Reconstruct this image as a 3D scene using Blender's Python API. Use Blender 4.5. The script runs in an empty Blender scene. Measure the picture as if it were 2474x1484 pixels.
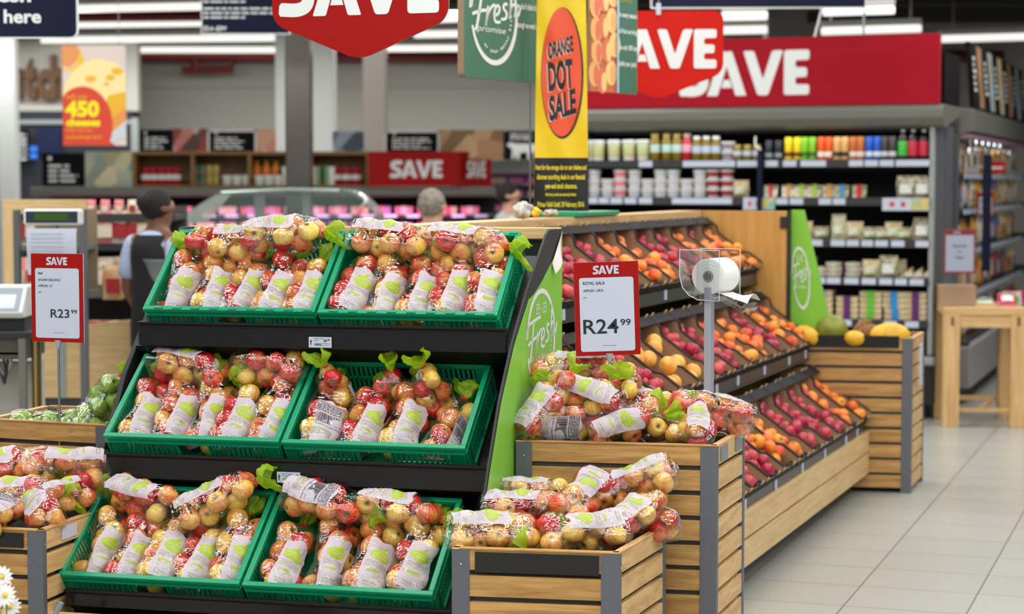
import bpy, bmesh, math, random
import numpy as np
from mathutils import Matrix, Vector, Euler
random.seed(7)
SC = bpy.context.scene
COL = SC.collection
# ------------------------------------------------------------------ camera
F, HZ, CAMH = 4800.0, 440.0, 1.6
PITCH = math.atan((742 - HZ) / F)
cam_d = bpy.data.cameras.new('camera'); cam = bpy.data.objects.new('camera', cam_d); COL.objects.link(cam)
cam.location = (0, 0, CAMH); cam.rotation_euler = (math.pi/2 - PITCH, 0, 0)
cam_d.sensor_width = 36; cam_d.lens = F/2474*36; cam_d.clip_end = 200; cam_d.clip_start = .05
cam_d.dof.use_dof = True; cam_d.dof.focus_distance = 6.15; cam_d.dof.aperture_fstop = 2.9
SC.camera = cam
# ------------------------------------------------------------------ world, exposure, lights
SC.view_settings.view_transform = 'Standard'; SC.view_settings.look = 'None'
SC.view_settings.exposure = 0.03; SC.view_settings.gamma = 1.0; SC.view_settings.use_curve_mapping = False
SC.cycles.transparent_max_bounces = 32; SC.cycles.max_bounces = 8
SC.cycles.sample_clamp_indirect = 6
w = bpy.data.worlds.new('store_air'); SC.world = w; w.use_nodes = True
w.node_tree.nodes['Background'].inputs[0].default_value = (.95, .98, 1, 1)
w.node_tree.nodes['Background'].inputs[1].default_value = .29
def area_light(name, loc, size, sy, power, col=(1, .97, .92), rot=(0, 0, 0)):
    d = bpy.data.lights.new(name, 'AREA'); d.shape = 'RECTANGLE'; d.size = size; d.size_y = sy; d.energy = power; d.color = col
    o = bpy.data.objects.new(name, d); COL.objects.link(o); o.location = loc; o.rotation_euler = rot
    return o
# unseen light rows added overhead as store tubes, set close for glints on film
for k, y in enumerate(np.arange(-2.9, 15.4, 1.3)):
    for x in (-3.6, 0.2, 4.0):
        area_light('tube_light', (x, float(y), 3.32), 3.0, .14, 33, (1, .985, .97))
for y in (19.4, 22.0):
    area_light('tube_light', (-2.5, y, 3.25), 9.0, .16, 190, (1, .98, .95))
# pink meat-counter lamps under the cabinet canopies at the back
area_light('meat_lamp_light', (-2.3, 18.15, 1.42), 3.8, .1, 44, (1, .42, .75))
area_light('meat_lamp_light', (.2, 21.6, 1.6), 2.0, .1, 50, (.85, .35, 1))

area_light('chiller_lamp_light', (1.62, 13.78, 1.93), 2.3, .06, 1.6, (1, 1, 1), (-.5, 0, -.379))  # fill added under the chiller canopy to lift the shaded goods
area_light('aisle_chiller_light', (4.0, 16.9, 1.90), .06, 5.0, 14, (1, .98, .97), (0, -.4, -.342))

def at(px, py, Y=None, z=None):
    u, v = (px - 1237)/F, (742 - py)/F
    c, s = math.cos(PITCH), math.sin(PITCH)
    d = Vector((u, c + v*s, v*c - s))
    t = Y/d.y if Y is not None else (z - CAMH)/d.z
    return Vector((0, 0, CAMH)) + d*t
# ------------------------------------------------------------------ materials
def lin(c):
    return tuple((x/255/12.92 if x/255 <= .04045 else ((x/255+.055)/1.055)**2.4) for x in c[:3]) + (1,)
MATS = {}
def mat(name, rgb, rough=.5, metal=0, spec=.5, vary=0, vscale=8, bump=0, bscale=40, emit=None, estr=1, stretch=None, rgb2=None, coat=0, trans=0, alpha=1):
    if name in MATS: return MATS[name]
    m = bpy.data.materials.new(name); m.use_nodes = True; MATS[name] = m
    nt = m.node_tree; b = nt.nodes['Principled BSDF']; N = nt.nodes.new; L = nt.links.new
    b.inputs['Base Color'].default_value = lin(rgb); b.inputs['Roughness'].default_value = rough
    b.inputs['Metallic'].default_value = metal; b.inputs['Specular IOR Level'].default_value = spec
    b.inputs['Coat Weight'].default_value = coat; b.inputs['Transmission Weight'].default_value = trans; b.inputs['Alpha'].default_value = alpha
    if emit: b.inputs['Emission Color'].default_value = lin(emit); b.inputs['Emission Strength'].default_value = estr
    if vary or bump or rgb2:
        tc = N('ShaderNodeTexCoord'); mp = N('ShaderNodeMapping'); L(tc.outputs['Object'], mp.inputs[0])
        if stretch: mp.inputs['Scale'].default_value = stretch
        nz = N('ShaderNodeTexNoise'); nz.inputs['Scale'].default_value = vscale; nz.inputs['Detail'].default_value = 5; L(mp.outputs[0], nz.inputs[0])
        if vary or rgb2:
            mx = N('ShaderNodeMix'); mx.data_type = 'RGBA'
            a, c = lin(rgb), lin(rgb2) if rgb2 else tuple(x*(1-vary) for x in lin(rgb)[:3]) + (1,)
            mx.inputs[6].default_value = a; mx.inputs[7].default_value = c
            rp = N('ShaderNodeMapRange'); rp.inputs[1].default_value = .35; rp.inputs[2].default_value = .65
            L(nz.outputs[0], rp.inputs[0]); L(rp.outputs[0], mx.inputs[0]); L(mx.outputs[2], b.inputs['Base Color'])
        if bump:
            n2 = N('ShaderNodeTexNoise'); n2.inputs['Scale'].default_value = bscale; n2.inputs['Detail'].default_value = 4; L(mp.outputs[0], n2.inputs[0])
            bp = N('ShaderNodeBump'); bp.inputs['Strength'].default_value = bump; bp.inputs['Distance'].default_value = .01
            L(n2.outputs[0], bp.inputs['Height']); L(bp.outputs[0], b.inputs['Normal'])
    return m
def wood(name, axis, rgb, rgb2, rough=.5, sc=1.0):
    if name in MATS: return MATS[name]
    m = bpy.data.materials.new(name); m.use_nodes = True; MATS[name] = m
    nt = m.node_tree; b = nt.nodes['Principled BSDF']; N = nt.nodes.new; L = nt.links.new
    tc = N('ShaderNodeTexCoord'); mp = N('ShaderNodeMapping'); L(tc.outputs['Object'], mp.inputs[0])
    s = [30*sc]*3; s['xyz'.index(axis)] = 2.2*sc; mp.inputs['Scale'].default_value = s
    nz = N('ShaderNodeTexNoise'); nz.inputs['Scale'].default_value = 1.4; nz.inputs['Detail'].default_value = 7; nz.inputs['Distortion'].default_value = .6; L(mp.outputs[0], nz.inputs[0])
    n2 = N('ShaderNodeTexNoise'); n2.inputs['Scale'].default_value = 7; n2.inputs['Detail'].default_value = 3; L(mp.outputs[0], n2.inputs[0])
    ad = N('ShaderNodeMath'); ad.operation = 'MULTIPLY_ADD'; ad.inputs[1].default_value = .35; L(n2.outputs[0], ad.inputs[0]); L(nz.outputs[0], ad.inputs[2])
    rp = N('ShaderNodeMapRange'); rp.inputs[1].default_value = .5; rp.inputs[2].default_value = .85; L(ad.outputs[0], rp.inputs[0])
    mx = N('ShaderNodeMix'); mx.data_type = 'RGBA'; mx.inputs[6].default_value = lin(rgb); mx.inputs[7].default_value = lin(rgb2)
    L(rp.outputs[0], mx.inputs[0]); L(mx.outputs[2], b.inputs['Base Color']); b.inputs['Roughness'].default_value = rough
    bp = N('ShaderNodeBump'); bp.inputs['Strength'].default_value = .12; bp.inputs['Distance'].default_value = .004; L(ad.outputs[0], bp.inputs['Height']); L(bp.outputs[0], b.inputs['Normal'])
    return m
def film(name, tint=(1, 1, 1), base=.05, gain=.9, rough=.12, bump=.6, diffuse=0, dcol=(255, 255, 255), dist=.006):
    """clear plastic: mostly see-through, shiny where it faces away or wrinkles"""
    m = bpy.data.materials.new(name); m.use_nodes = True; MATS[name] = m
    nt = m.node_tree; nt.nodes.clear(); N = nt.nodes.new; L = nt.links.new
    out = N('ShaderNodeOutputMaterial'); tr = N('ShaderNodeBsdfTransparent'); tr.inputs[0].default_value = tuple(tint) + (1,)
    gl = N('ShaderNodeBsdfGlossy'); gl.inputs['Roughness'].default_value = rough
    tc = N('ShaderNodeTexCoord'); mp = N('ShaderNodeMapping'); mp.inputs['Scale'].default_value = (28, 28, 95); L(tc.outputs['Object'], mp.inputs[0])
    nz = N('ShaderNodeTexNoise'); nz.inputs['Scale'].default_value = 1; nz.inputs['Detail'].default_value = 4; nz.inputs['Distortion'].default_value = 1.5; L(mp.outputs[0], nz.inputs[0])
    bp = N('ShaderNodeBump'); bp.inputs['Strength'].default_value = bump; bp.inputs['Distance'].default_value = dist; L(nz.outputs[0], bp.inputs['Height']); L(bp.outputs[0], gl.inputs['Normal'])
    lf = N('ShaderNodeLayerWeight'); lf.inputs[0].default_value = .5; L(bp.outputs[0], lf.inputs['Normal']); lw = N('ShaderNodeMath'); lw.operation = 'POWER'; lw.inputs[1].default_value = 3; L(lf.outputs['Facing'], lw.inputs[0])
    ma = N('ShaderNodeMath'); ma.operation = 'MULTIPLY_ADD'; ma.inputs[1].default_value = gain; ma.inputs[2].default_value = base; ma.use_clamp = True; L(lw.outputs[0], ma.inputs[0])
    mx = N('ShaderNodeMixShader'); L(ma.outputs[0], mx.inputs[0]); L(tr.outputs[0], mx.inputs[1]); L(gl.outputs[0], mx.inputs[2])
    last = mx
    if diffuse:
        df = N('ShaderNodeBsdfDiffuse'); df.inputs[0].default_value = lin(dcol); tl = N('ShaderNodeBsdfTranslucent'); tl.inputs[0].default_value = lin(dcol)
        m1 = N('ShaderNodeMixShader'); m1.inputs[0].default_value = .35; L(df.outputs[0], m1.inputs[1]); L(tl.outputs[0], m1.inputs[2])
        m2 = N('ShaderNodeMixShader'); m2.inputs[0].default_value = diffuse; L(mx.outputs[0], m2.inputs[1]); L(m1.outputs[0], m2.inputs[2]); last = m2
    L(last.outputs[0], out.inputs[0])
    return m
def fruit_mat(name, c_under, c_blush, lo, hi, streak=.5, rough=.28, vmix=.6, spec=.5, stem=(96, 92, 40)):
    """skin with blush and stripes; the amount of blush differs from fruit to fruit"""
    m = bpy.data.materials.new(name); m.use_nodes = True; MATS[name] = m
    nt = m.node_tree; b = nt.nodes['Principled BSDF']; N = nt.nodes.new; L = nt.links.new
    tc = N('ShaderNodeTexCoord'); sp = N('ShaderNodeSeparateXYZ'); L(tc.outputs['Object'], sp.inputs[0])
    at2 = N('ShaderNodeMath'); at2.operation = 'ARCTAN2'; L(sp.outputs[1], at2.inputs[0]); L(sp.outputs[0], at2.inputs[1])
    oi = N('ShaderNodeObjectInfo')
    cb = N('ShaderNodeCombineXYZ'); L(at2.outputs[0], cb.inputs[0])
    zz = N('ShaderNodeMath'); zz.operation = 'MULTIPLY'; zz.inputs[1].default_value = 9; L(sp.outputs[2], zz.inputs[0]); L(zz.outputs[0], cb.inputs[1])
    r9 = N('ShaderNodeMath'); r9.operation = 'MULTIPLY'; r9.inputs[1].default_value = 57; L(oi.outputs['Random'], r9.inputs[0]); L(r9.outputs[0], cb.inputs[2])
    st = N('ShaderNodeTexNoise'); st.inputs['Scale'].default_value = 5.5; st.inputs['Detail'].default_value = 4; L(cb.outputs[0], st.inputs[0])
    ad = N('ShaderNodeVectorMath'); ad.operation = 'ADD'; L(tc.outputs['Object'], ad.inputs[0]); L(r9.outputs[0], ad.inputs[1])
    bl = N('ShaderNodeTexNoise'); bl.inputs['Scale'].default_value = 17; bl.inputs['Detail'].default_value = 2; L(ad.outputs[0], bl.inputs[0])
    s1 = N('ShaderNodeMath'); s1.operation = 'MULTIPLY'; s1.inputs[1].default_value = streak; L(st.outputs[0], s1.inputs[0])
    s2 = N('ShaderNodeMath'); s2.operation = 'MULTIPLY_ADD'; s2.inputs[1].default_value = 1.2; L(bl.outputs[0], s2.inputs[0]); L(s1.outputs[0], s2.inputs[2])
    s3 = N('ShaderNodeMath'); s3.operation = 'MULTIPLY_ADD'; s3.inputs[1].default_value = vmix; L(oi.outputs['Random'], s3.inputs[0]); L(s2.outputs[0], s3.inputs[2])
    rp = N('ShaderNodeMapRange'); rp.inputs[1].default_value = lo; rp.inputs[2].default_value = hi; L(s3.outputs[0], rp.inputs[0])
    mx = N('ShaderNodeMix'); mx.data_type = 'RGBA'; mx.inputs[6].default_value = lin(c_under); mx.inputs[7].default_value = lin(c_blush); L(rp.outputs[0], mx.inputs[0])
    # russet stalk hollow
    le = N('ShaderNodeVectorMath'); le.operation = 'LENGTH'; c2 = N('ShaderNodeCombineXYZ'); L(sp.outputs[0], c2.inputs[0]); L(sp.outputs[1], c2.inputs[1]); L(c2.outputs[0], le.inputs[0])
    r2 = N('ShaderNodeMapRange'); r2.inputs[1].default_value = .012; r2.inputs[2].default_value = .003; L(le.outputs['Value'], r2.inputs[0])
    m3 = N('ShaderNodeMix'); m3.data_type = 'RGBA'; L(r2.outputs[0], m3.inputs[0]); L(mx.outputs[2], m3.inputs[6]); m3.inputs[7].default_value = lin(stem)
    L(m3.outputs[2], b.inputs['Base Color']); b.inputs['Roughness'].default_value = rough; b.inputs['Specular IOR Level'].default_value = spec
    return m
def tile_mat(name):
    m = bpy.data.materials.new(name); m.use_nodes = True; MATS[name] = m
    nt = m.node_tree; b = nt.nodes['Principled BSDF']; N = nt.nodes.new; L = nt.links.new
    tc = N('ShaderNodeTexCoord'); mp = N('ShaderNodeMapping'); mp.vector_type = 'POINT'; L(tc.outputs['Object'], mp.inputs[0])
    br = N('ShaderNodeTexBrick'); br.offset = 0; br.inputs['Scale'].default_value = 1; br.inputs['Brick Width'].default_value = .455; br.inputs['Row Height'].default_value = .39
    br.inputs['Mortar Size'].default_value = .0035; br.inputs['Mortar Smooth'].default_value = .1
    br.inputs['Color1'].default_value = lin((176, 177, 168)); br.inputs['Color2'].default_value = lin((171, 171, 162)); br.inputs['Mortar'].default_value = lin((112, 110, 100))
    L(mp.outputs[0], br.inputs[0])
    nz = N('ShaderNodeTexNoise'); nz.inputs['Scale'].default_value = 2.5; nz.inputs['Detail'].default_value = 4; L(mp.outputs[0], nz.inputs[0])
    mx = N('ShaderNodeMix'); mx.data_type = 'RGBA'; mx.blend_type = 'MULTIPLY'; mx.inputs[0].default_value = .12; L(br.outputs[0], mx.inputs[6]); L(nz.outputs['Color'], mx.inputs[7])
    L(mx.outputs[2], b.inputs['Base Color']); b.inputs['Roughness'].default_value = .3; b.inputs['Specular IOR Level'].default_value = .45
    return m
crate_m = mat('green_plastic', (11, 146, 102), .32, spec=.5, bump=.05, bscale=300)
black_m = mat('black_metal', (26, 26, 28), .4)
dark_m = mat('charcoal_board', (36, 35, 37), .6)
grey_post = mat('grey_steel', (98, 101, 108), .45, .2, bump=.05, bscale=400)
chrome_m = mat('chrome', (190, 195, 200), .2, 1)
steel_m = mat('brushed_steel', (150, 148, 142), .3, 1)
white_m = mat('white_paint', (228, 230, 230), .5)
paper_m = mat('white_paper', (190, 199, 216), .6)
red_m = mat('sign_red', (156, 16, 11), .55, spec=.15)
red2_m = mat('fascia_red', (158, 18, 34), .6, spec=.12)
ink_m = mat('black_ink', (22, 26, 30), .6)
lime_m = mat('lime_print', (160, 184, 18), .5)
limedark_m = mat('olive_print', (132, 150, 60), .5)
poster_m = mat('green_poster', (130, 197, 64), .4)
signgreen_m = mat('dark_green_card', (62, 112, 90), .5)
cardedge_m = mat('corrugated_edge', (150, 128, 98), .8, bump=.6, bscale=120)
navy_m = mat('navy_board', (18, 21, 48), .7, spec=.2)
offwhite_m = mat('white_letters', (224, 228, 226), .5)
yellow_m = mat('yellow_banner', (240, 212, 28), .4, rgb2=(232, 190, 20), vscale=2)
orange_m = mat('orange_dot', (232, 82, 40), .4)
oak = {a: wood('oak_' + a, a, (222, 186, 130), (192, 152, 98), .45) for a in 'xyz'}
oakd = {a: wood('dark_oak_' + a, a, (200, 156, 92), (156, 114, 60), .45) for a in 'xyz'}
ply = {a: wood('light_ply_' + a, a, (224, 194, 142), (204, 168, 114), .5) for a in 'xyz'}
film_m = film('clear_film', (.99, .99, .99), .13, .35, .09, .5, .0, dist=.0008)
tail_m = film('lime_film', (.86, .95, .45), .06, .6, .15, .5, .62, (176, 212, 40))
acry_m = film('clear_acrylic', (.97, .975, .98), .09, .8, .05, .01)
rail_m = film('clear_rail', (.9, .9, .92), .02, .5, .05, .12)
glass_m = film('green_glass', (.72, .82, .78), .1, .9, .03, .0)
label_m = film('frosted_label', (1, 1, 1), .03, .3, .25, .25, .86, (228, 224, 236))
clip_m = mat('red_clip', (214, 40, 36), .4)
gala_m = fruit_mat('gala_skin', (236, 208, 92), (196, 30, 34), .86, 1.62, .75, .22, .75)
green_apple_m = fruit_mat('green_skin', (150, 190, 70), (120, 165, 55), .9, 1.4, .5, .25)
plum_m = fruit_mat('nectarine_skin', (218, 84, 84), (166, 18, 54), .50, 1.15, .3, .4, .5)
dplum_m = fruit_mat('plum_skin', (190, 46, 84), (110, 22, 52), .7, 1.3, .2, .35, .5)
peach_m = fruit_mat('peach_skin', (246, 158, 52), (214, 56, 32), .70, 1.35, .2, .5, .5)
stem_m = mat('stalk', (88, 66, 40), .8)
# ------------------------------------------------------------------ mesh builder
TXT = {}
def text2d(body, bold=0.0):
    k = (body, bold)
    if k not in TXT:
        cu = bpy.data.curves.new('lettering', 'FONT'); cu.body = body; cu.size = 1; cu.offset = bold; cu.resolution_u = 3
        o = bpy.data.objects.new('lettering', cu); COL.objects.link(o)
        bpy.context.view_layer.update()
        me = bpy.data.meshes.new_from_object(o.evaluated_get(bpy.context.evaluated_depsgraph_get()))
        vs = [tuple(v.co[:2]) for v in me.vertices]; fs = [tuple(p.vertices) for p in me.polygons]
        bpy.data.objects.remove(o); bpy.data.curves.remove(cu); bpy.data.meshes.remove(me)
        xs = [v[0] for v in vs] or [0]; ys = [v[1] for v in vs] or [0]
        TXT[k] = (vs, fs, min(xs), max(xs), min(ys), max(ys))
    return TXT[k]
def plane(o, ux, uy):
    o, ux, uy = Vector(o), Vector(ux), Vector(uy)
    return lambda u, v: o + ux*u + uy*v
class MB:
    def __init__(s): s.v, s.f, s.m = [], [], []; s.M = None
    def add(s, vs, fs, mi=0):
        n = len(s.v)
        s.v += [tuple(s.M @ Vector(p)) if s.M else tuple(p) for p in vs]
        s.f += [tuple(i+n for i in f) for f in fs]; s.m += [mi]*len(fs); return s
    def box(s, x0, x1, y0, y1, z0, z1, mi=0):
        return s.add([(x0,y0,z0),(x1,y0,z0),(x1,y1,z0),(x0,y1,z0),(x0,y0,z1),(x1,y0,z1),(x1,y1,z1),(x0,y1,z1)],
                     [(3,2,1,0),(4,5,6,7),(0,1,5,4),(1,2,6,5),(2,3,7,6),(3,0,4,7)], mi)
    def bar(s, p, q, w, h, mi=0, up=(0,0,1)):
        p, q = Vector(p), Vector(q); d = (q-p).normalized(); a = d.cross(Vector(up))
        a = a.normalized() if a.length > 1e-5 else Vector((1,0,0)); b = a.cross(d)
        vs = [e + a*(w/2*i) + b*(h/2*j) for e in (p,q) for i,j in ((-1,-1),(1,-1),(1,1),(-1,1))]
        return s.add(vs, [(3,2,1,0),(4,5,6,7),(0,1,5,4),(1,2,6,5),(2,3,7,6),(3,0,4,7)], mi)
    def tube(s, pts, r, n=8, mi=0, caps=True):
        pts = [Vector(p) for p in pts]; rs = r if isinstance(r, (list, tuple)) else [r]*len(pts)
        vs, fs = [], []; prev = None
        for i, p in enumerate(pts):
            d = (pts[min(i+1, len(pts)-1)] - pts[max(i-1, 0)]).normalized()
            a = d.orthogonal().normalized() if prev is None else (prev - d*prev.dot(d)).normalized()
            prev = a; b = d.cross(a)
            vs += [p + (a*math.cos(6.2832*k/n) + b*math.sin(6.2832*k/n))*rs[i] for k in range(n)]
        for i in range(len(pts)-1):
            fs += [(i*n+k, i*n+(k+1)%n, (i+1)*n+(k+1)%n, (i+1)*n+k) for k in range(n)]
        if caps: fs += [tuple(range(n-1,-1,-1)), tuple(range((len(pts)-1)*n, len(pts)*n))]
        return s.add(vs, fs, mi)
    def lathe(s, prof, n=24, o=(0,0,0), mi=0, sx=1, sy=1):
        o = Vector(o); vs, fs = [], []
        for r, z in prof: vs += [o + Vector((r*sx*math.cos(6.28319*k/n), r*sy*math.sin(6.28319*k/n), z)) for k in range(n)]
        for i in range(len(prof)-1): fs += [(i*n+k, i*n+(k+1)%n, (i+1)*n+(k+1)%n, (i+1)*n+k) for k in range(n)]
        fs += [tuple(range(n-1,-1,-1)), tuple(range((len(prof)-1)*n, len(prof)*n))]
        return s.add(vs, fs, mi)
    def loft(s, rings, n=16, mi=0, caps=True):          # rings: (centre, rx, ry[, squareness])
        vs, fs = [], []
        for c, rx, ry in rings: vs += [Vector(c) + Vector((rx*math.cos(6.28319*k/n), ry*math.sin(6.28319*k/n), 0)) for k in range(n)]
        for i in range(len(rings)-1): fs += [(i*n+k, i*n+(k+1)%n, (i+1)*n+(k+1)%n, (i+1)*n+k) for k in range(n)]
        if caps: fs += [tuple(range(n-1,-1,-1)), tuple(range((len(rings)-1)*n, len(rings)*n))]
        return s.add(vs, fs, mi)
    def slab(s, poly, fn, off, mi=0, mside=None):        # flat outline mapped by fn, thickened by the vector off
        off = Vector(off); n = len(poly); a = [Vector(fn(*p)) for p in poly]
        s.add(a + [p+off for p in a], [tuple(range(n)), tuple(range(2*n-1, n-1, -1))], mi)
        n0 = len(s.v) - 2*n
        for k in range(n): s.f.append((n0+k, n0+n+k, n0+n+(k+1)%n, n0+(k+1)%n)); s.m.append(mi if mside is None else mside)
        return s
    def patch(s, poly, fn, mi=0):
        return s.add([fn(*p) for p in poly], [tuple(range(len(poly)))], mi)
    def rect(s, fn, x0, x1, y0, y1, mi=0): return s.patch([(x0,y0),(x1,y0),(x1,y1),(x0,y1)], fn, mi)
    def grid(s, fn, nu, nv, mi=0, wrap=False):
        vs = [fn(i/nu, j/nv) for j in range(nv+1) for i in range(nu+(0 if wrap else 1))]; w = nu if wrap else nu+1
        return s.add(vs, [(j*w+i, j*w+(i+1)%w, (j+1)*w+(i+1)%w, (j+1)*w+i) for j in range(nv) for i in range(nu)], mi)
    def text(s, body, fn, x, y, h, mi=1, align='C', bold=.0, width=None, shear=0):   # baseline box: cap height h, fitted to width if given
        vs, fs, x0, x1, y0, y1 = text2d(body, bold)
        if not fs: return s
        if width: kx = width/(x1-x0); ky = h/(y1-y0); by = y0
        else: kx = ky = h/.73; by = 0
        W = (x1-x0)*kx; ox = x - (W/2 if align == 'C' else W if align == 'R' else 0)
        return s.add([fn(ox + (a-x0)*kx + shear*(b-by)*ky, y + (b-by)*ky) for a, b in vs], fs, mi)
    def build(s, name, ms, parent=None, smooth=False, bevel=0, sub=0, label=None, loc=None):
        me = bpy.data.meshes.new(name); me.from_pydata(s.v, [], s.f)
        for m in (ms if isinstance(ms, (list, tuple)) else [ms]): me.materials.append(m)
        me.polygons.foreach_set('material_index', s.m)
        if smooth: me.polygons.foreach_set('use_smooth', [True]*len(s.f))
        me.update()
        o = bpy.data.objects.new(name, me); COL.objects.link(o)
        if parent: o.parent = parent
        if loc: o.location = loc
        if bevel: b = o.modifiers.new('edge', 'BEVEL'); b.width = bevel; b.segments = 2; b.limit_method = 'ANGLE'
        if sub: b = o.modifiers.new('smooth', 'SUBSURF'); b.levels = b.render_levels = sub
        if smooth and not sub and smooth != 'all': me.set_sharp_from_angle(angle=math.radians(40))
        if label: o['label'] = label
        return o
def tag(o, label, cat, group=None, kind=None):
    o['label'] = label; o['category'] = cat
    if group: o['group'] = group
    if kind: o['kind'] = kind
    return o
def thing(name, label, cat, loc=(0,0,0), rz=0, group=None, M=None):
    o = bpy.data.objects.new(name, None); COL.objects.link(o); o.empty_display_size = .05
    if M is not None: o.matrix_world = M
    else: o.location = loc; o.rotation_euler = (0,0,rz)
    return tag(o, label, cat, group)
def struct(o, label=None):
    o['kind'] = 'structure'
    if label: o['label'] = label
    return o
def dup(root, label=None, group=None, M=None, loc=None, rz=None, swap=None):
    r = root.copy(); COL.objects.link(r)
    if label: r['label'] = label
    if group: r['group'] = group
    if M is not None: r.matrix_world = M
    if loc is not None: r.location = loc
    if rz is not None: r.rotation_euler = (0,0,rz)
    for ch in KIDS.get(root.name, []) or [c for c in root.children]:
        c = ch.copy(); COL.objects.link(c); c.parent = r; c.matrix_parent_inverse = Matrix()
        for g in ch.children:
            d = g.copy(); COL.objects.link(d); d.parent = c
    return r
KIDS = {}
def frame(o, ex, ez=(0,0,1)):
    ex, ez = Vector(ex).normalized(), Vector(ez); ey = ez.cross(ex).normalized(); ez = ex.cross(ey)
    return Matrix(((ex.x,ey.x,ez.x,o[0]),(ex.y,ey.y,ez.y,o[1]),(ex.z,ey.z,ez.z,o[2]),(0,0,0,1)))
def cards(boxes, name, m, parent):
    for q in boxes: MB().box(*q).build(name, m, parent)
def rrect(x0, x1, y0, y1, r, n=4):
    out = []
    for cx, cy, a0 in ((x1-r,y0+r,-90),(x1-r,y1-r,0),(x0+r,y1-r,90),(x0+r,y0+r,180)):
        for k in range(n+1): a = math.radians(a0+90*k/n); out.append((cx+r*math.cos(a), cy+r*math.sin(a)))
    return out
def ell(cx, cy, rx, ry, n=28): return [(cx+rx*math.cos(6.28319*k/n), cy+ry*math.sin(6.28319*k/n)) for k in range(n)]
def spline(pts, n=8):
    out = []; P = [Vector(p) for p in pts]
    for i in range(len(P)-1):
        a, b, c, d = P[max(i-1,0)], P[i], P[i+1], P[min(i+2,len(P)-1)]
        for k in range(n):
            t = k/n; out.append(.5*((2*b) + (c-a)*t + (2*a-5*b+4*c-d)*t*t + (3*b-a-3*c+d)*t**3))
    return out + [P[-1]]
def ribbon(mb, pts, wd, fn, mi=1):                     # a brush stroke in a flat u,v frame; wd a number or list
    P = [Vector((p[0], p[1])) for p in pts]; ws = wd if isinstance(wd, (list, tuple)) else [wd]*len(P)
    vs = []
    for i, p in enumerate(P):
        d = (P[min(i+1,len(P)-1)] - P[max(i-1,0)]).normalized(); nrm = Vector((-d.y, d.x))*ws[i]/2
        vs += [fn(*(p+nrm)), fn(*(p-nrm))]
    mb.add(vs, [(2*i, 2*i+1, 2*i+3, 2*i+2) for i in range(len(P)-1)], mi)
def stroke(mb, pts, wd, fn, mi=1, n=6): ribbon(mb, [tuple(p) for p in spline([(a, b, 0) for a, b in pts], n)], wd, fn, mi)
def soften(P, r, n=4):                                 # round the corners of an outline
    out = []
    for i, p in enumerate(P):
        p = Vector(p); va, vb = Vector(P[i-1])-p, Vector(P[(i+1) % len(P)])-p
        q = min(r, va.length*.49, vb.length*.49); a, b = va.normalized()*q, vb.normalized()*q
        for k in range(n+1): s = k/n; out.append(tuple((p+a)*(1-s)**2 + p*2*s*(1-s) + (p+b)*s*s))
    return out
def save_letters(mb, fn, x, y, h, mi=1, width=None):
    """S A V E in fat soft-cornered capitals; x,y = lower left of the word, h = letter height"""
    g = lambda P, r=.06: mb.patch([(x+a*h, y+b*h) for a, b in soften(P, r)], fn, mi)
    c = [tuple(p[:2]) for p in spline([(.60,.875,0),(.34,.885,0),(.15,.81,0),(.13,.66,0),(.26,.54,0),(.42,.47,0),(.535,.34,0),(.49,.18,0),(.32,.115,0),(.06,.125,0)], 6)]
    L, R = [], []
    for i, p in enumerate(c):
        d = (Vector(c[min(i+1,len(c)-1)])-Vector(c[max(i-1,0)])).normalized(); n = Vector((-d.y, d.x))*.118
        L.append(Vector(p)+n); R.append(Vector(p)-n)
    for i in range(len(c)-1): mb.patch([(x+q.x*h, y+q.y*h) for q in (L[i], R[i], R[i+1], L[i+1])], fn, mi)
    for e, d in ((0, 1), (-1, -1)):                     # rounded stroke ends
        p, a, b = Vector(c[e]), L[e], R[e]; t = Vector((1 if e == 0 else -1, 0))
        mb.patch([(x+q.x*h, y+q.y*h) for q in (a, a+t*.05, a.lerp(b,.2)+t*.085, a.lerp(b,.8)+t*.085, b+t*.05, b)], fn, mi)
    for s in (-1, 1):                                   # A: two legs meeting on the centre line, then the bar
        g([(1.08,1),(1.08+s*.12,1),(1.08+s*.46,0),(1.08+s*.21,0),(1.08,.66)], .03)
    mb.patch([(x+a*h, y+b*h) for a, b in ((.955,.18),(1.205,.18),(1.15,.36),(1.01,.36))], fn, mi)
    g([(1.46,1),(1.71,1),(1.92,.36),(2.13,1),(2.38,1),(2.04,0),(1.80,0)], .06)
    g([(2.40,0),(2.98,0),(2.98,.23),(2.66,.23),(2.66,.39),(2.93,.39),(2.93,.61),(2.66,.61),(2.66,.77),(2.98,.77),(2.98,1),(2.40,1)], .07)
    return x + 2.98*h
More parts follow.
